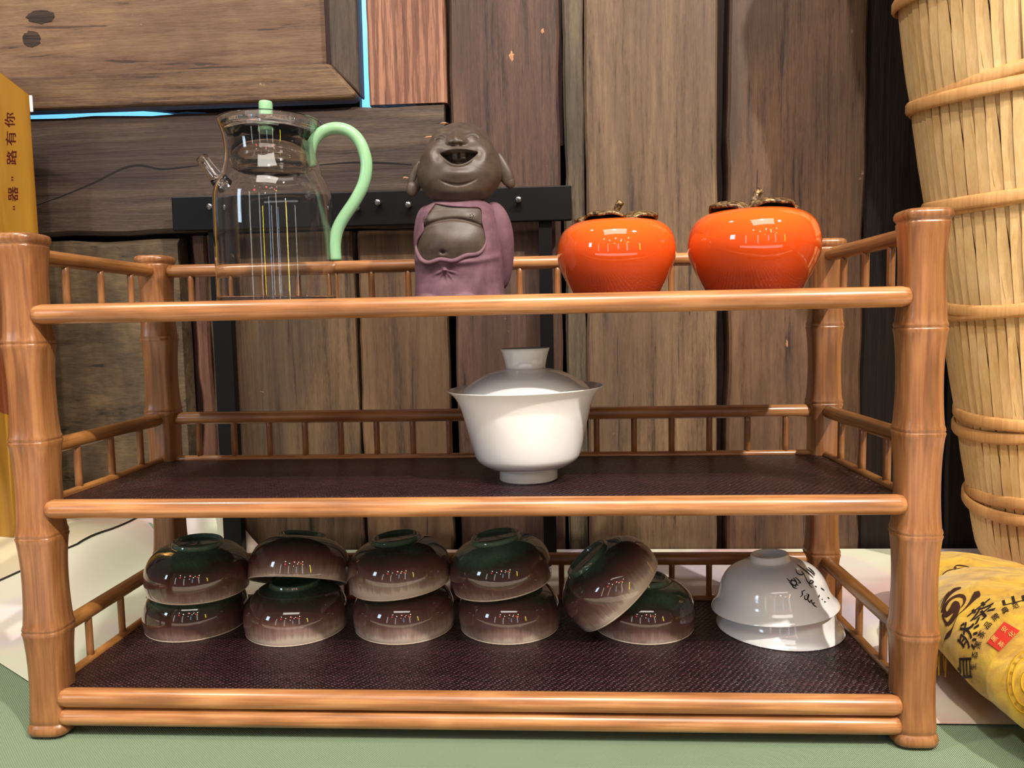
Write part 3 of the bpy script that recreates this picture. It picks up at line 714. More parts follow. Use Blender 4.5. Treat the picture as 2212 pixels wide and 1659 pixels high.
# ------------------------------------------------------------------ laughing clay figurine
FY = .072; fm = .494/FPX
fp = ony(1000, 640, FY)
fig = empty('laughing_figurine', (fp.x, FY, SH[0]+.0003), label='laughing bald monk figurine of brown clay in a mauve robe', category='figurine')
VB = 655.0
def clay(name, a, c2, rough):
    m, nt, b = newmat(name); n1 = tnoise(nt, mapped(nt, (120, 120, 120)), 1, 5, .6); n2 = tnoise(nt, mapped(nt, (1500, 1500, 1500)), 1, 2, .5)
    r = ramp(nt, [(.35, a), (.65, c2)]); nt.links.new(n1.outputs[0], r.inputs[0]); nt.links.new(r.outputs[0], b.inputs['Base Color'])
    b.inputs['Roughness'].default_value = rough; bump(nt, b, n2.outputs[0], .25, .0002); return m
M_SKIN = clay('brown_clay', (62, 49, 41), (78, 64, 53), .46)
M_ROBE = clay('mauve_clay', (98, 66, 76), (118, 84, 93), .78)
M_DARK = clay('dark_clay', (34, 24, 20), (44, 32, 26), .5)
def G(u, v, u0, v0, su, sv): return math.exp(-((u-u0)/su)**2-((v-v0)/sv)**2)
def to_fig(u, v, dep):                   # picture-like sculpting units -> metres in the figurine's own frame
    return Vector(((u-1000)*fm, dep*fm, (VB-v)*fm))
head_tab = [(264, 0), (266, 20), (272, 36), (281, 49), (291, 58), (316, 71), (341, 83), (366, 89.5), (380, 90.5), (392, 88.5), (405, 82.5), (417, 74), (432, 58), (442, 40), (449, 20), (451, 0)]
c0 = 360.0
poly = [(w, v) for v, w in head_tab]+[(-w, v) for v, w in reversed(head_tab[1:-1])]
poly = [(x, c0-v) for x, v in poly]
def outline_r(a):
    d = Vector((math.cos(a), math.sin(a))); n = len(poly)
    for i in range(n):
        p0, p1 = Vector(poly[i]), Vector(poly[(i+1) % n]); e = p1-p0
        den = d.x*e.y-d.y*e.x
        if abs(den) < 1e-9: continue
        t = (p0.x*e.y-p0.y*e.x)/den; s = (p0.x*d.y-p0.y*d.x)/den
        if t > 0 and -1e-6 <= s <= 1+1e-6: return t
    return 85
def seen(u, v, dep):                     # where a sculpted point shows when looked at from the front
    k = .494/(.494+dep*fm); return 1106+(u-1106)*k, 695+(v-695)*k
def head_f(u, v):
    f = 0
    f += 10*G(u, v, 944, 330, 24, 22)+10*G(u, v, 1058, 330, 24, 22)          # cheeks
    f -= 8*G(u, v, 957, 335, 11, 13)+8*G(u, v, 1045, 335, 11, 13)            # smile folds
    du = u-1002
    # open mouth
    top = 327+2.2*(du/36)**2*2; bot = 355-21*(du/38)**2
    if abs(du) < 40:
        ins = min(v-top, bot-v); k = sstep(ins, -2.0, 4.0)
        f -= 29*k
        for tx in (992.0, 1009.0):
            f += 15*k*math.exp(-(abs(u-tx)/8.0)**6-(abs(v-334)/9.5)**6)
        f += 4.5*math.exp(-((v-(bot+3.2))/3.0)**2)*max(0, 1-(du/34)**2)
        f += 3.0*math.exp(-((v-(top-2.5))/2.2)**2)*max(0, 1-(du/30)**2)
    # muzzle, nose
    f += 6*G(u, v, 1000, 322, 26, 8)
    ncut = 1-sstep(v, 312, 319)
    f += (17*G(u, v, 998, 305, 10.5, 15)+10*G(u, v, 984, 310, 7.5, 7)+10*G(u, v, 1012, 310, 7.5, 7))*ncut
    f -= (5*G(u, v, 990, 315, 3.6, 2.4)+5*G(u, v, 1006, 315, 3.6, 2.4))
    f += 5*G(u, v, 998, 284, 9, 18)
    for e in (963, 1031):                                                    # closed laughing eyes
        d = u-e
        f += 6.5*G(u, v, e, 299, 15, 8)
        line = 302-5.5*(1-(d/12)**2)
        if abs(d) < 14: f -= 5.0*math.exp(-((v-line)/1.5)**2)*(1-(d/14)**4)
        line2 = 307-3.5*(1-(d/13)**2)
        if abs(d) < 13: f -= 1.6*math.exp(-((v-line2)/1.2)**2)
        f += 5*G(u, v, e, 286, 20, 4.5); f -= 3*G(u, v, e, 278, 20, 3.5)
    # chin and crease
    f += 8*G(u, v, 1000, 375, 30, 12)
    dl = u-1000; cl = 398-7*(dl/32)**2
    if abs(dl) < 44: f -= 4.2*math.exp(-((v-cl)/2.6)**2)*(1-(dl/44)**2)
    f += 3*G(u, v, 1000, 412, 40, 10)
    return f
nr_, na_ = 170, 210; vs, fs = [], []
outl = [outline_r(2*PI*k/na_) for k in range(na_)]
for i in range(nr_+1):
    s = PI*(i/nr_)**1.0
    for k in range(na_):
        a = 2*PI*k/na_; R_ = outl[k]*math.sin(s)**.86 if 0 < i < nr_ else 0
        u = 1000+R_*math.cos(a); v = c0-R_*math.sin(a)
        cs = math.cos(s); dep = -(76 if cs > 0 else 70)*(abs(cs)**.95)*(1 if cs > 0 else -1)
        # the head is thrown back: the upper half recedes
        dep += (c0-v)*.30 if cs > -.2 else (c0-v)*.30
        if cs > 0: dep -= head_f(*seen(u, v, dep))*sstep(cs, 0.0, .35)
        vs.append(to_fig(u, v, dep+4))
fs = [(i*na_+k, i*na_+(k+1) % na_, (i+1)*na_+(k+1) % na_, (i+1)*na_+k) for i in range(nr_) for k in range(na_)]
# torso, in the same mesh
wtab = [(425, 30), (434, 46), (440, 58), (448, 70), (460, 78), (480, 83), (510, 88), (540, 91), (575, 91), (610, 91), (635, 93), (650, 95), (655, 94)]
def torso(u_, v_, dep, f): return
def body_f(u, v):
    f = -7*sstep(v, 562, 572)+15*G(u, v, 982, 518, 62, 36)
    dl = u-984; cl = 471+.0040*dl*dl
    if abs(dl) < 72: f -= 5.0*math.exp(-((v-cl)/3.4)**2)
    f += 5*G(u, v, 1026, 464, 24, 12)+5*G(u, v, 930, 470, 18, 12)
    f -= 8*G(u, v, 964, 541, 4.2, 3.2); f += 2*G(u, v, 964, 549, 9, 4)
    return f
def robe_f(u, v):
    f = 8*G(u, v, 982, 525, 62, 40)*(1 if v < 560 else math.exp(-((v-560)/10)**2))
    f += 5*math.exp(-((v-(564+.0012*(u-985)**2*(-1)))/7)**2)
    f -= 4*G(u, v, 966, 592, 36, 13)
    f += 6*G(u, v, 967, 577, 6, 5)
    for dx, dy in ((-22, 10), (-14, 20), (14, 18), (24, 8), (4, 22)):          # folds running out of the knot
        L2 = math.hypot(dx, dy); tx, ty = dx/L2, dy/L2; a = (u-967)*tx+(v-578)*ty; b = -(u-967)*ty+(v-578)*tx
        if a > 0: f += 3.0*math.exp(-(b/2.6)**2)*math.exp(-((a-12)/12)**2)
    for c in (925, 1012):                                                     # hem lifting over the feet
        f += 5*math.exp(-((v-(637+.012*(u-c)**2))/5)**2)*math.exp(-((u-c)/34)**2)
    f += 5*G(u, v, 1035, 600, 14, 40)-3*G(u, v, 1056, 600, 6, 40)
    f += 3*math.sin((u+v*.5)*.09)*G(u, v, 1040, 620, 40, 30)
    return f
def body_pt(v, a, f_fn, off=0):
    w = interp(wtab, v)+off; cu = 994+max(0, 470-v)*.12
    d = w*.86; c, s = math.cos(a), math.sin(a)
    q_ = (abs(c)**2.4+abs(s)**2.4)**(-1/2.4)
    u = cu+w*q_*c; dep = d*q_*s           # s = -1 is the front
    if s < 0: dep -= f_fn(*seen(u, v, dep))*sstep(-s, 0, .5)
    return u, dep
def surf_dep(u, v, fn, off):
    w = interp(wtab, v)+off; cu = 994+max(0, 470-v)*.12; c = (u-cu)/w
    c = max(-.999, min(.999, c)); y = (1-abs(c)**2.4)**(1/2.4); sn = y
    d0 = -w*.86*y; return d0-fn(*seen(u, v, d0))*sstep(sn, 0, .5)
NV, NA = 130, 200; base = len(vs)
for i in range(NV+1):
    v = 425+(655-425)*i/NV
    for k in range(NA):
        u, dep = body_pt(v, 2*PI*k/NA, body_f); vs.append(to_fig(u, v, dep))
for i in range(NV):
    for k in range(NA):
        fs.append((base+i*NA+k, base+(i+1)*NA+k, base+(i+1)*NA+(k+1) % NA, base+i*NA+(k+1) % NA))
fs.append(tuple(base+k for k in range(NA))); fs.append(tuple(base+NV*NA+k for k in range(NA))[::-1])
# ears, grown into the same mesh
def blob(cu, cv, cd, su, sv, sd, rot=0, n=20, tip=0):
    V, F = [], []
    for i in range(n+1):
        t = PI*i/n
        for k in range(n):
            a = 2*PI*k/n; x = math.sin(t)*math.cos(a)*su; y = math.sin(t)*math.sin(a)*sd; z = math.cos(t)*sv
            x *= 1+tip*(-z/sv)
            x, z = x*math.cos(rot)-z*math.sin(rot), x*math.sin(rot)+z*math.cos(rot)
            V.append(to_fig(cu+x, cv-z, cd+y))
    F = [(i*n+k, (i+1)*n+k, (i+1)*n+(k+1) % n, i*n+(k+1) % n) for i in range(n) for k in range(n)]
    return V, F
(vs, fs) = join((vs, fs), blob(907, 380, -2, 15, 36, 9, -.26, tip=.4), blob(898, 407, -8, 13, 17, 10, -.1),
                blob(1094, 369, 4, 14, 37, 9, .32, tip=.4), blob(1105, 393, 8, 12, 17, 10, .2),
                blob(908, 372, -11, 4, 20, 4, -.26), blob(1094, 362, 8, 4, 20, 4, .30))
me = mesh('body', vs, fs); me.materials.append(M_SKIN)
link('body', me, None, fig)
for nm, (cu, cv) in (('a', (1027, 465)), ('b', (928, 472))):
    parts = []
    for k in range(5):
        a = 2*PI*k/5; us, vs_ = cu+3.6*math.cos(a), cv+3.6*math.sin(a); uu, vv = us, vs_
        for _ in range(6):
            dd = surf_dep(uu, vv, body_f, 0); k_ = .494/(.494+dd*fm); uu = 1106+(us-1106)/k_; vv = 695+(vs_-695)/k_
        parts.append(blob(uu, vv, dd, 1.2, 1.2, 1.6, 0, 8))
    V, F = join(*parts); link('chest_mark', mesh('cm', V, F), M_DARK, fig)
# robe
C3 = lambda x, y: (840+x*.2532, 240+y*.2532)
opening = [C3(*p_) for p_ in [(425, 775), (560, 800), (700, 812), (815, 830), (830, 950), (850, 1040), (852, 1120), (800, 1185), (650, 1232), (500, 1248), (380, 1256), (290, 1228), (253, 1150), (268, 1080), (318, 1000), (322, 940), (370, 850)]]
op_s = [tuple(p_) for p_ in smooth_prof(opening+[opening[0]], 6)][:-1]
def inside(u, v):
    c = False; j = len(op_s)-1
    for i in range(len(op_s)):
        (xi, yi), (xj, yj) = op_s[i], op_s[j]
        if (yi > v) != (yj > v) and u < (xj-xi)*(v-yi)/(yj-yi)+xi: c = not c
        j = i
    return c
vs, fs = [], []; NV, NA = 190, 300; flag = []
for i in range(NV+1):
    v = 432+(652-432)*i/NV
    for k in range(NA):
        a = 2*PI*k/NA; u, dep = body_pt(v, a, robe_f, 3.2)
        if math.sin(a) < 0:
            lift = max((math.exp(-((u-c)/26)**2) for c in (925, 1012)))
        else: lift = 0
        vv = v-6*lift*sstep(v, 625, 652)
        flag.append(math.sin(a) < .05 and inside(*seen(u, v, dep))); vs.append(to_fig(u, vv, dep))
for i in range(NV):
    for k in range(NA):
        q4 = (i*NA+k, (i+1)*NA+k, (i+1)*NA+(k+1) % NA, i*NA+(k+1) % NA)
        if not any(flag[j] for j in q4): fs.append(q4)
robe = link('robe', mesh('robe', vs, fs), M_ROBE, fig); robe['label'] = 'mauve robe open over the belly'
so = robe.modifiers.new('s', 'SOLIDIFY'); so.thickness = .0009; so.offset = -1
hpnts, hr = [], []
for i, (u, v) in enumerate(op_s):
    low = sstep(v, 520, 552); wave = 3.0*math.sin(u*.11)*low
    us, vs_ = u, v+wave+2*low; uu, vv = us, vs_
    for _ in range(6):
        dd = surf_dep(uu, vv, robe_f, 3.2)-1.5*low; k_ = .494/(.494+dd*fm); uu = 1106+(us-1106)/k_; vv = 695+(vs_-695)/k_
    hpnts.append(to_fig(uu, vv, dd)); hr.append((1.7+3.2*low)*fm)
V, F = tube(hpnts, hr, 12, closed=True)
link('robe_hem', mesh('hem', V, F), M_ROBE, robe)
# sleeves folded behind the back
def sleeve(pts):
    P = smooth_prof(pts, 6); return tube([to_fig(u, v, d) for u, v, d, r in P], [r*fm for *_, r in P], 24)
V, F = sleeve([(1058, 446, 2, 10), (1068, 458, 0, 24), (1078, 490, 2, 30), (1083, 530, 10, 29), (1083, 570, 24, 25), (1078, 600, 34, 21), (1072, 612, 38, 15), (1070, 616, 40, 5)])
link('sleeve', mesh('sleeve', V, F), M_ROBE, robe)
V, F = sleeve([(940, 446, 4, 10), (929, 460, 4, 22), (922, 492, 8, 25), (918, 530, 20, 24), (922, 570, 34, 20), (930, 600, 44, 14), (934, 610, 46, 4)])
link('sleeve', mesh('sleeve', V, F), M_ROBE, robe)
for c in (925, 1012):
    parts = [blob(c, 650, -66, 26, 7, 24)]+[blob(c+dx, 648, -90+abs(dx)*.3, 4.6, 4.6, 6, 0, 12) for dx in (-18, -9, 0, 9, 18)]
    V, F = join(*parts); V = [Vector((p_.x, p_.y, max(p_.z, 0))) for p_ in V]
    link('foot', mesh('foot', V, F), M_SKIN, fig)

# ------------------------------------------------------------------ text helpers
def text_mesh(s, bold=0.0):
    cu = bpy.data.curves.new('t', 'FONT'); cu.body = s; cu.align_x = 'CENTER'; cu.align_y = 'CENTER'; cu.size = 1; cu.offset = bold; cu.resolution_u = 3
    o = bpy.data.objects.new('t', cu); COL.objects.link(o)
    dg = bpy.context.evaluated_depsgraph_get(); me = bpy.data.meshes.new_from_object(o.evaluated_get(dg)); bpy.data.objects.remove(o)
    xs_ = [v.co.x for v in me.vertices] or [0]; ys_ = [v.co.y for v in me.vertices] or [0]
    cx_, cy_ = (min(xs_)+max(xs_))/2, (min(ys_)+max(ys_))/2
    for v in me.vertices: v.co.x -= cx_; v.co.y -= cy_
    return me
def subdiv(me, maxlen):
    bm = bmesh.new(); bm.from_mesh(me)
    for _ in range(3):
        bmesh.ops.triangulate(bm, faces=bm.faces)
        es = [e for e in bm.edges if e.calc_length() > maxlen]
        if not es: break
        bmesh.ops.subdivide_edges(bm, edges=es, cuts=1)
    bmesh.ops.triangulate(bm, faces=bm.faces); bm.to_mesh(me); bm.free()
def bvh_world(objs):
    V, F = [], []
    bpy.context.view_layer.update()
    for o in objs:
        k = len(V); V += [o.matrix_world @ v.co for v in o.data.vertices]; F += [tuple(i+k for i in p_.vertices) for p_ in o.data.polygons]
    return BVHTree.FromPolygons(V, F)
def on_surface(bvh, u, v, off=.0003, fall=None):
    d = ray(u, v).normalized(); h, nrm, _, _ = bvh.ray_cast(CAM, d)
    if h is None: return None
    if nrm.dot(d) > 0: nrm = -nrm
    return h+nrm*off
def lay_text(s, bvh, u, v, size, ang, mat, parent, name='lettering', shear=(1, 1), bold=0.0, off=.0004):
    """one character laid on a surface, each vertex settled onto the cloth"""
    me = text_mesh(s, bold); subdiv(me, .12); ca, sa = math.cos(math.radians(ang)), math.sin(math.radians(ang)); bad = set()
    inv = parent.matrix_world.inverted()
    for vt in me.vertices:
        x, y = vt.co.x*size*shear[0], vt.co.y*size*shear[1]
        q_ = on_surface(bvh, u+x*ca-y*sa, v-(x*sa+y*ca), off)
        if q_ is None: bad.add(vt.index); continue
        vt.co = inv @ q_
    if bad:
        bm = bmesh.new(); bm.from_mesh(me); bm.verts.ensure_lookup_table(); bmesh.ops.delete(bm, geom=[bm.verts[i] for i in bad], context='VERTS'); bm.to_mesh(me); bm.free()
    return link(name, me, mat, parent, smooth=False)
def lay_stroke(px, bvh, wpx, mat, parent, name='ink_stroke', off=.0004, sub=6, dist=.5):
    P = smooth_prof([tuple(p_) for p_ in px], sub) if len(px) > 2 else [tuple(px[0][j]+(px[1][j]-px[0][j])*t/5 for j in range(len(px[0]))) for t in range(6)]
    inv = parent.matrix_world.inverted(); vs, fs = [], []; n = len(P)
    for i, p_ in enumerate(P):
        a, b = P[max(i-1, 0)], P[min(i+1, n-1)]; tx, ty = b[0]-a[0], b[1]-a[1]; L_ = math.hypot(tx, ty) or 1
        w = p_[2] if len(p_) > 2 else wpx*(.35+.65*math.sin(PI*(i+.6)/(n+.2)))
        l = on_surface(bvh, p_[0]-ty/L_*w/2, p_[1]+tx/L_*w/2, off); r = on_surface(bvh, p_[0]+ty/L_*w/2, p_[1]-tx/L_*w/2, off)
        if l is None or r is None:
            if vs: break
            continue
        vs += [inv @ l, inv @ r]
    fs = [(2*i, 2*i+1, 2*i+3, 2*i+2) for i in range(len(vs)//2-1)]
    if not fs: return None
    return vs, fs
def strokes(lst, bvh, w, mat, parent, name, off=.0004):
    parts = [s for s in (lay_stroke(px, bvh, w, mat, parent, name, off) for px in lst) if s]
    V, F = join(*parts); return link(name, mesh(name, V, F), mat, parent, smooth=False)

M_INK = plain('black_ink', (16, 12, 12), .5)
M_PRT = plain('dark_brown_print', (62, 30, 18), .7)
M_BLKP = plain('black_print', (28, 14, 10), .75)
bpy.context.view_layer.update()
wb = bvh_world([wbowl]); K = lambda x, y: (1480+x*.1808, 1140+y*.1808)
ink = [[(1340, 440), (1390, 480), (1440, 520), (1490, 560), (1530, 600)], [(1450, 490), (1500, 530), (1545, 575)], [(1470, 475), (1520, 520), (1550, 560)],
       [(1320, 490), (1335, 540), (1375, 565), (1410, 555), (1390, 520)], [(1410, 540), (1440, 600), (1455, 640), (1490, 670), (1530, 650), (1500, 630), (1480, 680), (1520, 720)],
       [(1550, 695), (1568, 712)], [(1215, 605), (1250, 640), (1290, 630), (1320, 650)], [(1310, 595), (1345, 620), (1375, 660), (1345, 660)],
       [(1240, 650), (1270, 680), (1300, 720), (1340, 725)], [(1275, 610), (1265, 660), (1300, 690), (1335, 680), (1350, 700)], [(1290, 600), (1330, 660), (1310, 715)],
       [(1435, 745), (1395, 765), (1400, 800), (1370, 830)], [(1440, 790), (1475, 800), (1460, 850), (1430, 855), (1425, 820), (1450, 810)],
       [(1470, 790), (1460, 840), (1475, 880), (1500, 900)], [(1480, 890), (1520, 860)], [(1495, 860), (1530, 920), (1570, 950)], [(1520, 905), (1550, 895)],
       [(1600, 800), (1592, 835)], [(1630, 850), (1640, 862)], [(1660, 880), (1675, 892)], [(1700, 830), (1722, 850)], [(1620, 720), (1660, 750)]]
strokes([[K(*p_) for p_ in s] for s in ink], wb, 2.6, M_INK, wbowl, 'calligraphy', .00025)

# ------------------------------------------------------------------ yellow cloth bags
def yellow_cloth():
    m, nt, b = newmat('yellow_flannel')
    n1 = tnoise(nt, mapped(nt, (55, 55, 55)), 1, 5, .65, .8); n2 = tnoise(nt, mapped(nt, (1800, 1800, 1800)), 1, 3, .6)
    r = ramp(nt, [(.34, (172, 126, 10)), (.5, (204, 158, 12)), (.66, (224, 184, 28))]); nt.links.new(n1.outputs[0], r.inputs[0])
    nt.links.new(r.outputs[0], b.inputs['Base Color']); b.inputs['Roughness'].default_value = .9; b.inputs['Sheen Weight'].default_value = .3
    bump(nt, b, math_(nt, 'ADD', n1.outputs[0], math_(nt, 'MULTIPLY', n2.outputs[0], .25)), .6, .0012); return m
M_YEL = yellow_cloth()
def pillow(c, s, rz, ext=2.6, seed=0, wr=.0016, n=90, bumpf=None, tilt=0):
    vs, fs = [], []; m = n//2
    cr_, sr_ = math.cos(rz), math.sin(rz)
    for i in range(m+1):
        t = PI*i/m
        for k in range(n):
            a = 2*PI*k/n; d = Vector((math.sin(t)*math.cos(a), math.sin(t)*math.sin(a), math.cos(t)))
            q_ = (abs(d.x)**ext+abs(d.y)**ext+abs(d.z)**2.1)**(-1/ext) if 1 else 1
            p_ = Vector((d.x*s[0]*q_, d.y*s[1]*q_, d.z*s[2]*q_))
            w = wr*(noise.noise(p_*28+Vector((seed, 0, 0)))*1.6+noise.noise(p_*70+Vector((0, seed, 0)))*.6)
            p_ += d*w
            if bumpf: p_ += d*bumpf(p_)
            x, y = p_.x*cr_-p_.y*sr_, p_.x*sr_+p_.y*cr_; z = p_.z+x*tilt
            vs.append((x, y, max(z, -c[2]+.0008)))
    fs = [(i*n+k, (i+1)*n+k, (i+1)*n+(k+1) % n, i*n+(k+1) % n) for i in range(m) for k in range(n)]
    return vs, fs
def disc(p_):
    r = math.hypot((p_.x+.020)*1.0, (p_.y+.052)*.8)
    return .005*(1-sstep(r, .028, .034)) if p_.z > -.02 else 0
def bag(c, s, rz, seed, lab, bumpf=None, ext=2.5, tilt=0, n=90):
    vs, fs = pillow(c, s, rz, ext, seed, bumpf=bumpf, tilt=tilt, n=n)
    o = link('cloth_bag', mesh('bag', vs, fs), M_YEL, label=lab, category='bag', group='yellow cloth bags right of the rack'); o.location = c
    return o
bag1 = bag(Vector((.372, .030, .033)), (.080, .128, .033), -.06, 3, 'yellow cloth bag with black characters, red seal and swirl emblem', disc, n=180)
bag2 = bag(Vector((.370, .160, .0255)), (.050, .048, .0265), .15, 9, 'yellow cloth bag with vine pattern, behind the lettered bag', n=120)
bag3 = bag(Vector((.478, .155, .027)), (.052, .044, .028), .1, 15, 'plain yellow cloth bag at the right edge of the picture')
bpy.context.view_layer.update()
b1 = bvh_world([bag1]); b2 = bvh_world([bag2])
Q = lambda x, y: (2000+x*.1567, 1190+y*.1567)     # enlarged-view units to photograph pixels
# swirl emblem
sw = [[Q(490, 515)+(3,), Q(400, 545)+(7,), Q(320, 620)+(6,), Q(262, 720)+(4,), Q(225, 850)+(3,)],
      [Q(330, 565)+(1.5,), Q(260, 660)+(2,), Q(215, 790)+(1.5,)],
      [Q(490, 790)+(1.5,), Q(535, 720)+(4,), Q(535, 650)+(7,), Q(480, 622)+(7,), Q(400, 640)+(5,), Q(320, 700)+(5,), Q(262, 800)+(7,), Q(280, 880)+(11,), Q(330, 860)+(10,), Q(385, 800)+(14,), Q(420, 740)+(14,), Q(455, 790)+(8,), Q(420, 870)+(9,), Q(360, 970)+(9,), Q(310, 1025)+(7,)],
      [Q(310, 1030)+(8,), Q(262, 960)+(5,), Q(235, 880)+(3,)],
      [Q(735, 560)+(2,), Q(715, 600)+(15,), Q(680, 640)+(12,), Q(620, 720)+(6,), Q(540, 810)+(2.5,), Q(450, 890)+(1.5,), Q(410, 980)+(1.5,), Q(370, 1080)+(3,), Q(320, 1160)+(9,), Q(265, 1230)+(1.5,)]]
strokes(sw, b1, 5, M_PRT, bag1, 'swirl_emblem', .0005)
for ch, u, v, w_, h_, ang in (('自', 2085, 1443, 64, 34, 92), ('然', 2092, 1374, 62, 44, 80), ('茶', 2122, 1322, 70, 34, 38), ('山', 2190, 1297, 62, 18, 14)):
    lay_text(ch, b1, u, v, w_*.98, ang, M_BLKP, bag1, 'lettering', (1, h_/w_), .008, .0005)
for ch, x, y, sz, ang in (('生', 665, 1600, 15, 92), ('态', 680, 1440, 16, 84), ('黑', 725, 1300, 17, 72), ('茶', 775, 1160, 17, 62), ('品', 860, 1030, 17, 50), ('牌', 965, 920, 17, 40), ('典', 1095, 825, 16, 30), ('范', 1240, 760, 15, 20)):
    u, v = Q(x, y); lay_text(ch, b1, u, v, sz, ang, M_BLKP, bag1, 'lettering', (1, .9), .01, .0005)
# red seal
def lay_poly(corners, bvh, mat, parent, name, n=10, off=.0005):
    a, b, c, d = [Vector(p_) for p_ in corners]; inv = parent.matrix_world.inverted(); vs = []
    for i in range(n+1):
        for j in range(n+1):
            p_ = a.lerp(b, i/n).lerp(d.lerp(c, i/n), j/n); h = on_surface(bvh, p_.x, p_.y, off)
            vs.append(inv @ (h if h is not None else onz(p_.x, p_.y, .03)))
    return link(name, mesh(name, vs, [(i*(n+1)+j, (i+1)*(n+1)+j, (i+1)*(n+1)+j+1, i*(n+1)+j+1) for i in range(n) for j in range(n)]), mat, parent, smooth=False)
lay_poly([Q(1085, 985), Q(1300, 1110), Q(1020, 1395), Q(850, 1270)], b1, plain('seal_red', (206, 52, 36), .7), bag1, 'seal_print')
M_SEAL = plain('seal_yellow', (244, 176, 96), .7)
for ch, x, y in (('安', 1092, 1098), ('化', 1188, 1165), ('黑', 958, 1228), ('茶', 1050, 1302)):
    u, v = Q(x, y); lay_text(ch, b1, u, v, 14, 48, M_SEAL, bag1, 'seal_lettering', (1, 1), .01, .0009)
# ornamental vines of the second bag
vine = [[(100, 440), (170, 430), (205, 400), (240, 330), (300, 280), (400, 255)], [(400, 255), (500, 245), (600, 250), (680, 290), (715, 350)],
        [(715, 350), (640, 345), (590, 320), (600, 285), (650, 290)], [(390, 300), (430, 280), (520, 275), (560, 300), (530, 325), (450, 330), (400, 340)],
        [(560, 300), (600, 285)], [(405, 215), (410, 260), (400, 320)], [(385, 240), (430, 230)], [(405, 215), (450, 205), (540, 215), (600, 230)],
        [(190, 415), (280, 420), (350, 415), (380, 400)], [(330, 345), (310, 370), (340, 360)], [(345, 440), (370, 420)], [(360, 460), (365, 420)],
        [(100, 490), (160, 465), (230, 470), (240, 495), (200, 520), (130, 510), (120, 540), (140, 560)], [(240, 490), (270, 485)], [(120, 370), (150, 345)], [(125, 350), (140, 370)],
        [(430, 310), (470, 320)], [(420, 335), (465, 345)]]
strokes([[Q(*p_) for p_ in s] for s in vine], b2, 2.2, M_PRT, bag2, 'vine_print', .0005)
# embossed round emblem: stitched rings on the bulge
M_YD = plain('yellow_stitch', (176, 132, 12), .9)
inv = bag1.matrix_world.inverted()
for rad in (56, 44, 21):
    pts = []
    for k in range(60):
        a = 2*PI*k/60; h = on_surface(b1, 2224+rad*.82*math.cos(a), 1474+rad*1.22*math.sin(a), .0002)
        if h is not None: pts.append(inv @ h)
    if len(pts) > 8:
        vs, fs = tube(pts, .0005, 6, closed=True); link('emblem_ring', mesh('er', vs, fs), M_YD, bag1)
for k in range(9):
    a = math.radians(95+k*22); lay_text('安化黑茶安化黑茶安'[k], b1, 2224+50*.82*math.cos(a), 1474-50*1.22*math.sin(a), 9, math.degrees(a)-90, M_YD, bag1, 'emblem_lettering', (1, 1), 0, .0003)
# drawstring mouth of the lettered bag, seen beside the post
c = onz(2018, 1418, .012)
parts = []
for k in range(9):
    a = random.uniform(-.4, .4); p0 = c+Vector((random.uniform(0, .012), random.uniform(-.004, .012), random.uniform(.004, .010)))
    parts.append(tube([p0, p0+Vector((-.006+a*.004, -.006, -.003)), p0+Vector((-.010+a*.01, -.014, -.012))], [.0008, .0007, .0004], 6))
V, F = join(*parts); V = [Vector((v.x, v.y, max(v.z, .001))) for v in V]
link('drawstring', mesh('ds', [inv @ v for v in V], F), M_YEL, bag1)
link('bag_mouth', mesh('bm', *[x for x in [(lambda t: ([inv @ v for v in t[0]]))(tube([Vector((.315, .110, .020)), Vector((.302, .098, .022)), Vector((.292, .092, .018))], [.012, .009, .0125], 16)), tube([Vector((0, 0, 0)), Vector((1, 0, 0)), Vector((2, 0, 0))], 1, 16)[1]]]), M_YEL, bag1)

# ------------------------------------------------------------------ gold gift box at the left edge
def gold_mat():
    m, nt, b = newmat('gold_card')
    n = tnoise(nt, mapped(nt, (60, 60, 6)), 1, 3, .5, .6)
    r = ramp(nt, [(.35, (150, 102, 24)), (.65, (178, 128, 40))]); nt.links.new(n.outputs[0], r.inputs[0])
    nt.links.new(r.outputs[0], b.inputs['Base Color']); b.inputs['Metallic'].default_value = .45; b.inputs['Roughness'].default_value = .28
    b.inputs['Coat Weight'].default_value = .5; return m
M_GOLD = gold_mat()
yb0 = .275
bx = [hit_H(27, 1163), hit_H(50, 1161)]
zb0 = max(bx[0].z, bx[1].z)-.0005
A0 = ony(27, 1163, yb0); B0 = ony(50, 1160, yb0+.030)
A1 = ony(-34, 118, yb0); B1 = ony(64, 204, yb0+.030)
zl = A0.z
A0.x = A1.x = -.4765
corn = [Vector((A0.x, yb0, zl)), Vector((B1.x, yb0+.03, zl)), Vector((B1.x-.115, yb0+.060, zl)), Vector((A0.x-.115, yb0+.03, zl))]
ztop = A1.z
top = [Vector((A1.x, yb0, ztop)), Vector((B1.x, yb0+.03, B1.z)), Vector((B1.x-.115, yb0+.060, B1.z)), Vector((A1.x-.115, yb0+.03, ztop))]
V = corn+top; F = [(0, 1, 5, 4), (1, 2, 6, 5), (2, 3, 7, 6), (3, 0, 4, 7), (4, 5, 6, 7), (3, 2, 1, 0)]
gb = link('gift_box', mesh('box', [v-corn[0] for v in V], F), M_GOLD, smooth=False, label='tall gold gift box with dark red characters, left edge', category='box')
gb.location = corn[0]; bevel(gb, .0012, 3)
bpy.context.view_layer.update(); bb = bvh_world([gb])
M_MAR = plain('maroon_print', (62, 6, 5), .8, 0, .15)
for ch, v in (('你', 259), ('有', 299), ('路', 340), ('”', 386), ('器', 419), ('“', 449)):
    u = 21+(v-259)*.045
    lay_text(ch, bb, u, v, 33 if ch not in '“”' else 26, 90, M_MAR, gb, 'lettering', (1, .72), .008, .0004)
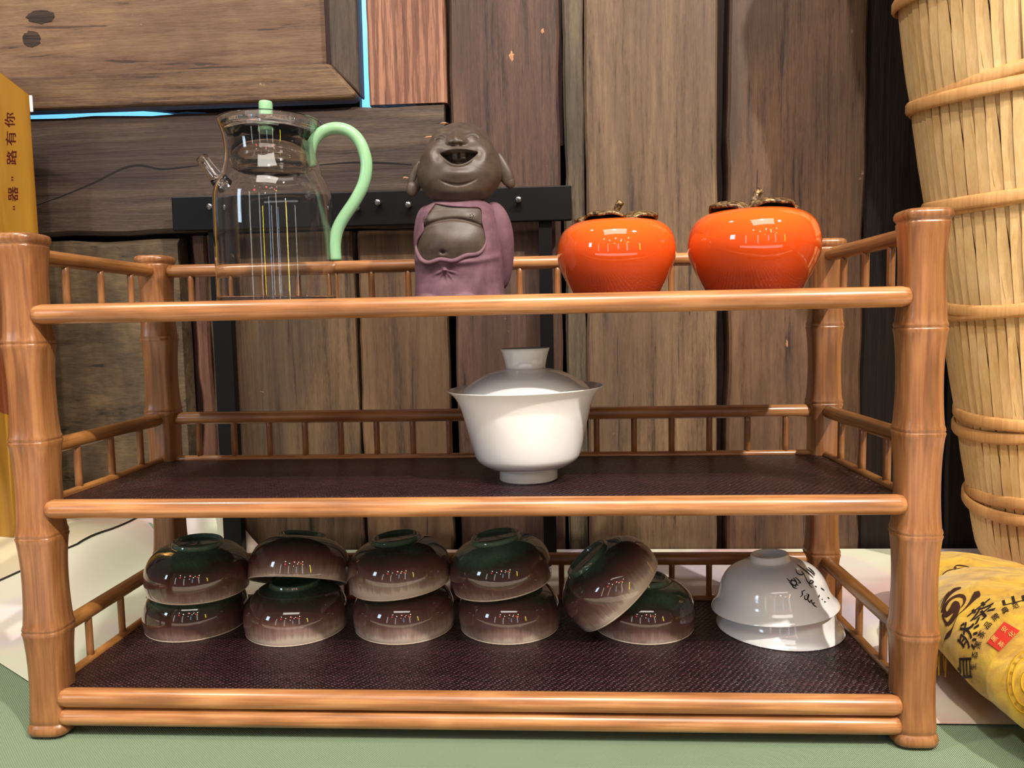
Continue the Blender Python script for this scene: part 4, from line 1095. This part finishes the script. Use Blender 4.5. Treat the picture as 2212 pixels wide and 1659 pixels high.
lay_poly([(0, 608), (27, 612), (30, 900), (0, 890)], bb, plain('box_picture', (96, 44, 12), .35), gb, 'printed_picture', 6, .0003)
pc = ony(62, 206, yb0+.031)
o = link('paper_corner', mesh('pcn', *boxmesh(-.0035, .0035, -.001, .001, -.016, 0)), plain('white_paper', (226, 214, 210), .6), gb, smooth=False); o.location = pc-corn[0]; bevel(o, .0009)

# ------------------------------------------------------------------ tall split-bamboo basket, right edge
def splint_mat(name, a, c2):
    m, nt, b = newmat(name); n1 = tnoise(nt, mapped(nt, (500, 500, 16)), 1, 3, .6); n2 = tnoise(nt, mapped(nt, (40, 40, 20)), 1, 3, .5)
    s = math_(nt, 'ADD', math_(nt, 'MULTIPLY', n1.outputs[0], .5), math_(nt, 'MULTIPLY', n2.outputs[0], .5))
    r = ramp(nt, [(.36, a), (.62, c2)]); nt.links.new(s, r.inputs[0]); oi = nt.nodes.new('ShaderNodeObjectInfo')
    c = mixc(nt, math_(nt, 'MULTIPLY', oi.outputs['Random'], .22), r.outputs[0], srgb(*[int(x*.86) for x in a]))
    nt.links.new(c, b.inputs['Base Color']); b.inputs['Roughness'].default_value = .5; bump(nt, b, n1.outputs[0], .4, .0004); return m
M_SPL = splint_mat('pale_splint', (204, 164, 104), (228, 194, 138)); M_HOOP = splint_mat('hoop_bamboo', (190, 136, 78), (218, 166, 104)); M_IN = splint_mat('leaf_lining', (110, 78, 40), (150, 112, 64))
bs = empty('bamboo_basket', (.505, .278, .0015), label='tall pale split-bamboo tea basket bound with hoops, standing right of the rack', category='basket')
LX, LY = -.148, -.075; HT = .66
rtab = [(0, .040), (.006, .052), (.02, .058), (.05, .0605), (.15, .066), (.30, .074), (.45, .081), (.60, .085), (.70, .086)]
def bpos(t, a, dr=0):
    r = interp(rtab, t)+dr; return Vector((r*math.cos(a)+LX*t, r*math.sin(a)+LY*t, t-LX*0-r*math.cos(a)*(-LX)*0+r*math.cos(a)*.160*sstep(t, 0, .05)+r*math.sin(a)*(.075)*sstep(t, 0, .05)+.0065*(1-sstep(t, 0, .05))*0))
hoops = [.080, .150, .250, .338, .425, .515, .61]
zmin = min(bpos(0, 2*PI*k/36).z for k in range(36))
def clampz(v): return Vector((v.x, v.y, max(v.z, .0004+random.random()*.0004)))
ts = [0, .004, .010, .018, .028, .04]+[.04+(.66-.04)*i/70 for i in range(1, 71)]
NS = 56
vs, fs = [], []
for i, t in enumerate(ts):
    for k in range(48): vs.append(clampz(bpos(t, 2*PI*k/48, -.0035)))
fs = [(i*48+k, i*48+(k+1) % 48, (i+1)*48+(k+1) % 48, (i+1)*48+k) for i in range(len(ts)-1) for k in range(48)]+[tuple(range(48))[::-1]]
link('lining', mesh('lining', vs, fs), M_IN, bs)
def splint(k, layer):
    vs = []; rnd = random.Random(k*7+layer)
    ph = rnd.uniform(-.15, .15)
    for t in ts:
        d = min((t-h) if t > h else 9 for h in [-.02]+hoops) if 0 else None
        below = min([h-t for h in hoops if h >= t] or [.09]); above = min([t-h for h in hoops if h < t] or [t+.02])
        seg = below+above; f = above/seg if seg else 0                # 0 just above a hoop, 1 just below the next
        near = min(above, below)
        w = 2*PI*interp(rtab, t)/NS*((.98 if layer else 1.0)-.30*sstep(f, .45, .9)*(1-layer))
        sl = (.62*(1-f) if layer else -.10*(1-f))*(2*PI/NS)*1.4
        a = 2*PI*(k+ph*.5)/NS+sl+(PI/NS if layer else 0)
        r = (-.0005 if layer else .0009)+.0007*math.sin(f*PI+k)*(1 if near > .01 else .3)+rnd.uniform(-.0001, .0001)
        c = bpos(t, a, r); tn = Vector((-math.sin(a), math.cos(a), 0)); nn = Vector((math.cos(a), math.sin(a), 0)); tw = .12*(1 if layer else -1)
        tn2 = tn*math.cos(tw)+nn*math.sin(tw)
        vs += [clampz(c-tn2*w/2), clampz(c+tn2*w/2), clampz(c+tn2*w/2-nn*.0007), clampz(c-tn2*w/2-nn*.0007)]
    n = len(ts); fs = []
    for i in range(n-1):
        for q_ in range(4):
            q2 = (q_+1) % 4; fs.append((i*4+q_, i*4+q2, (i+1)*4+q2, (i+1)*4+q_))
    return vs, fs
for layer in (1, 0):
    for k in range(NS):
        vs, fs = splint(k, layer); link('splint', mesh('splint', vs, fs), M_SPL, bs, smooth=False)
def band(t0, amp, ph, w, dr):
    vs = []; n = 96
    for k in range(n):
        a = 2*PI*k/n; t = t0+amp*math.sin(a+ph)
        c = bpos(t, a, dr+.0010*math.cos(a*2+ph)); nn = Vector((math.cos(a), math.sin(a), 0)); up = Vector((0, 0, 1))
        for du, dn in ((-w/2, 0), (-w/2*.6, .0012), (w/2*.6, .0012), (w/2, 0), (w/2, -.001), (-w/2, -.001)): vs.append(c+up*du+nn*dn)
    return vs, [(k*6+q_, ((k+1) % n)*6+q_, ((k+1) % n)*6+(q_+1) % 6, k*6+(q_+1) % 6) for k in range(n) for q_ in range(6)]
for i, h in enumerate(hoops):
    V, F = join(band(h+.0030, .0045, i*1.3+3.6, .0105, .0026), band(h-.0030, .0050, i*1.3+.6, .0105, .0042))
    link('hoop', mesh('hoop', V, F), M_HOOP, bs)
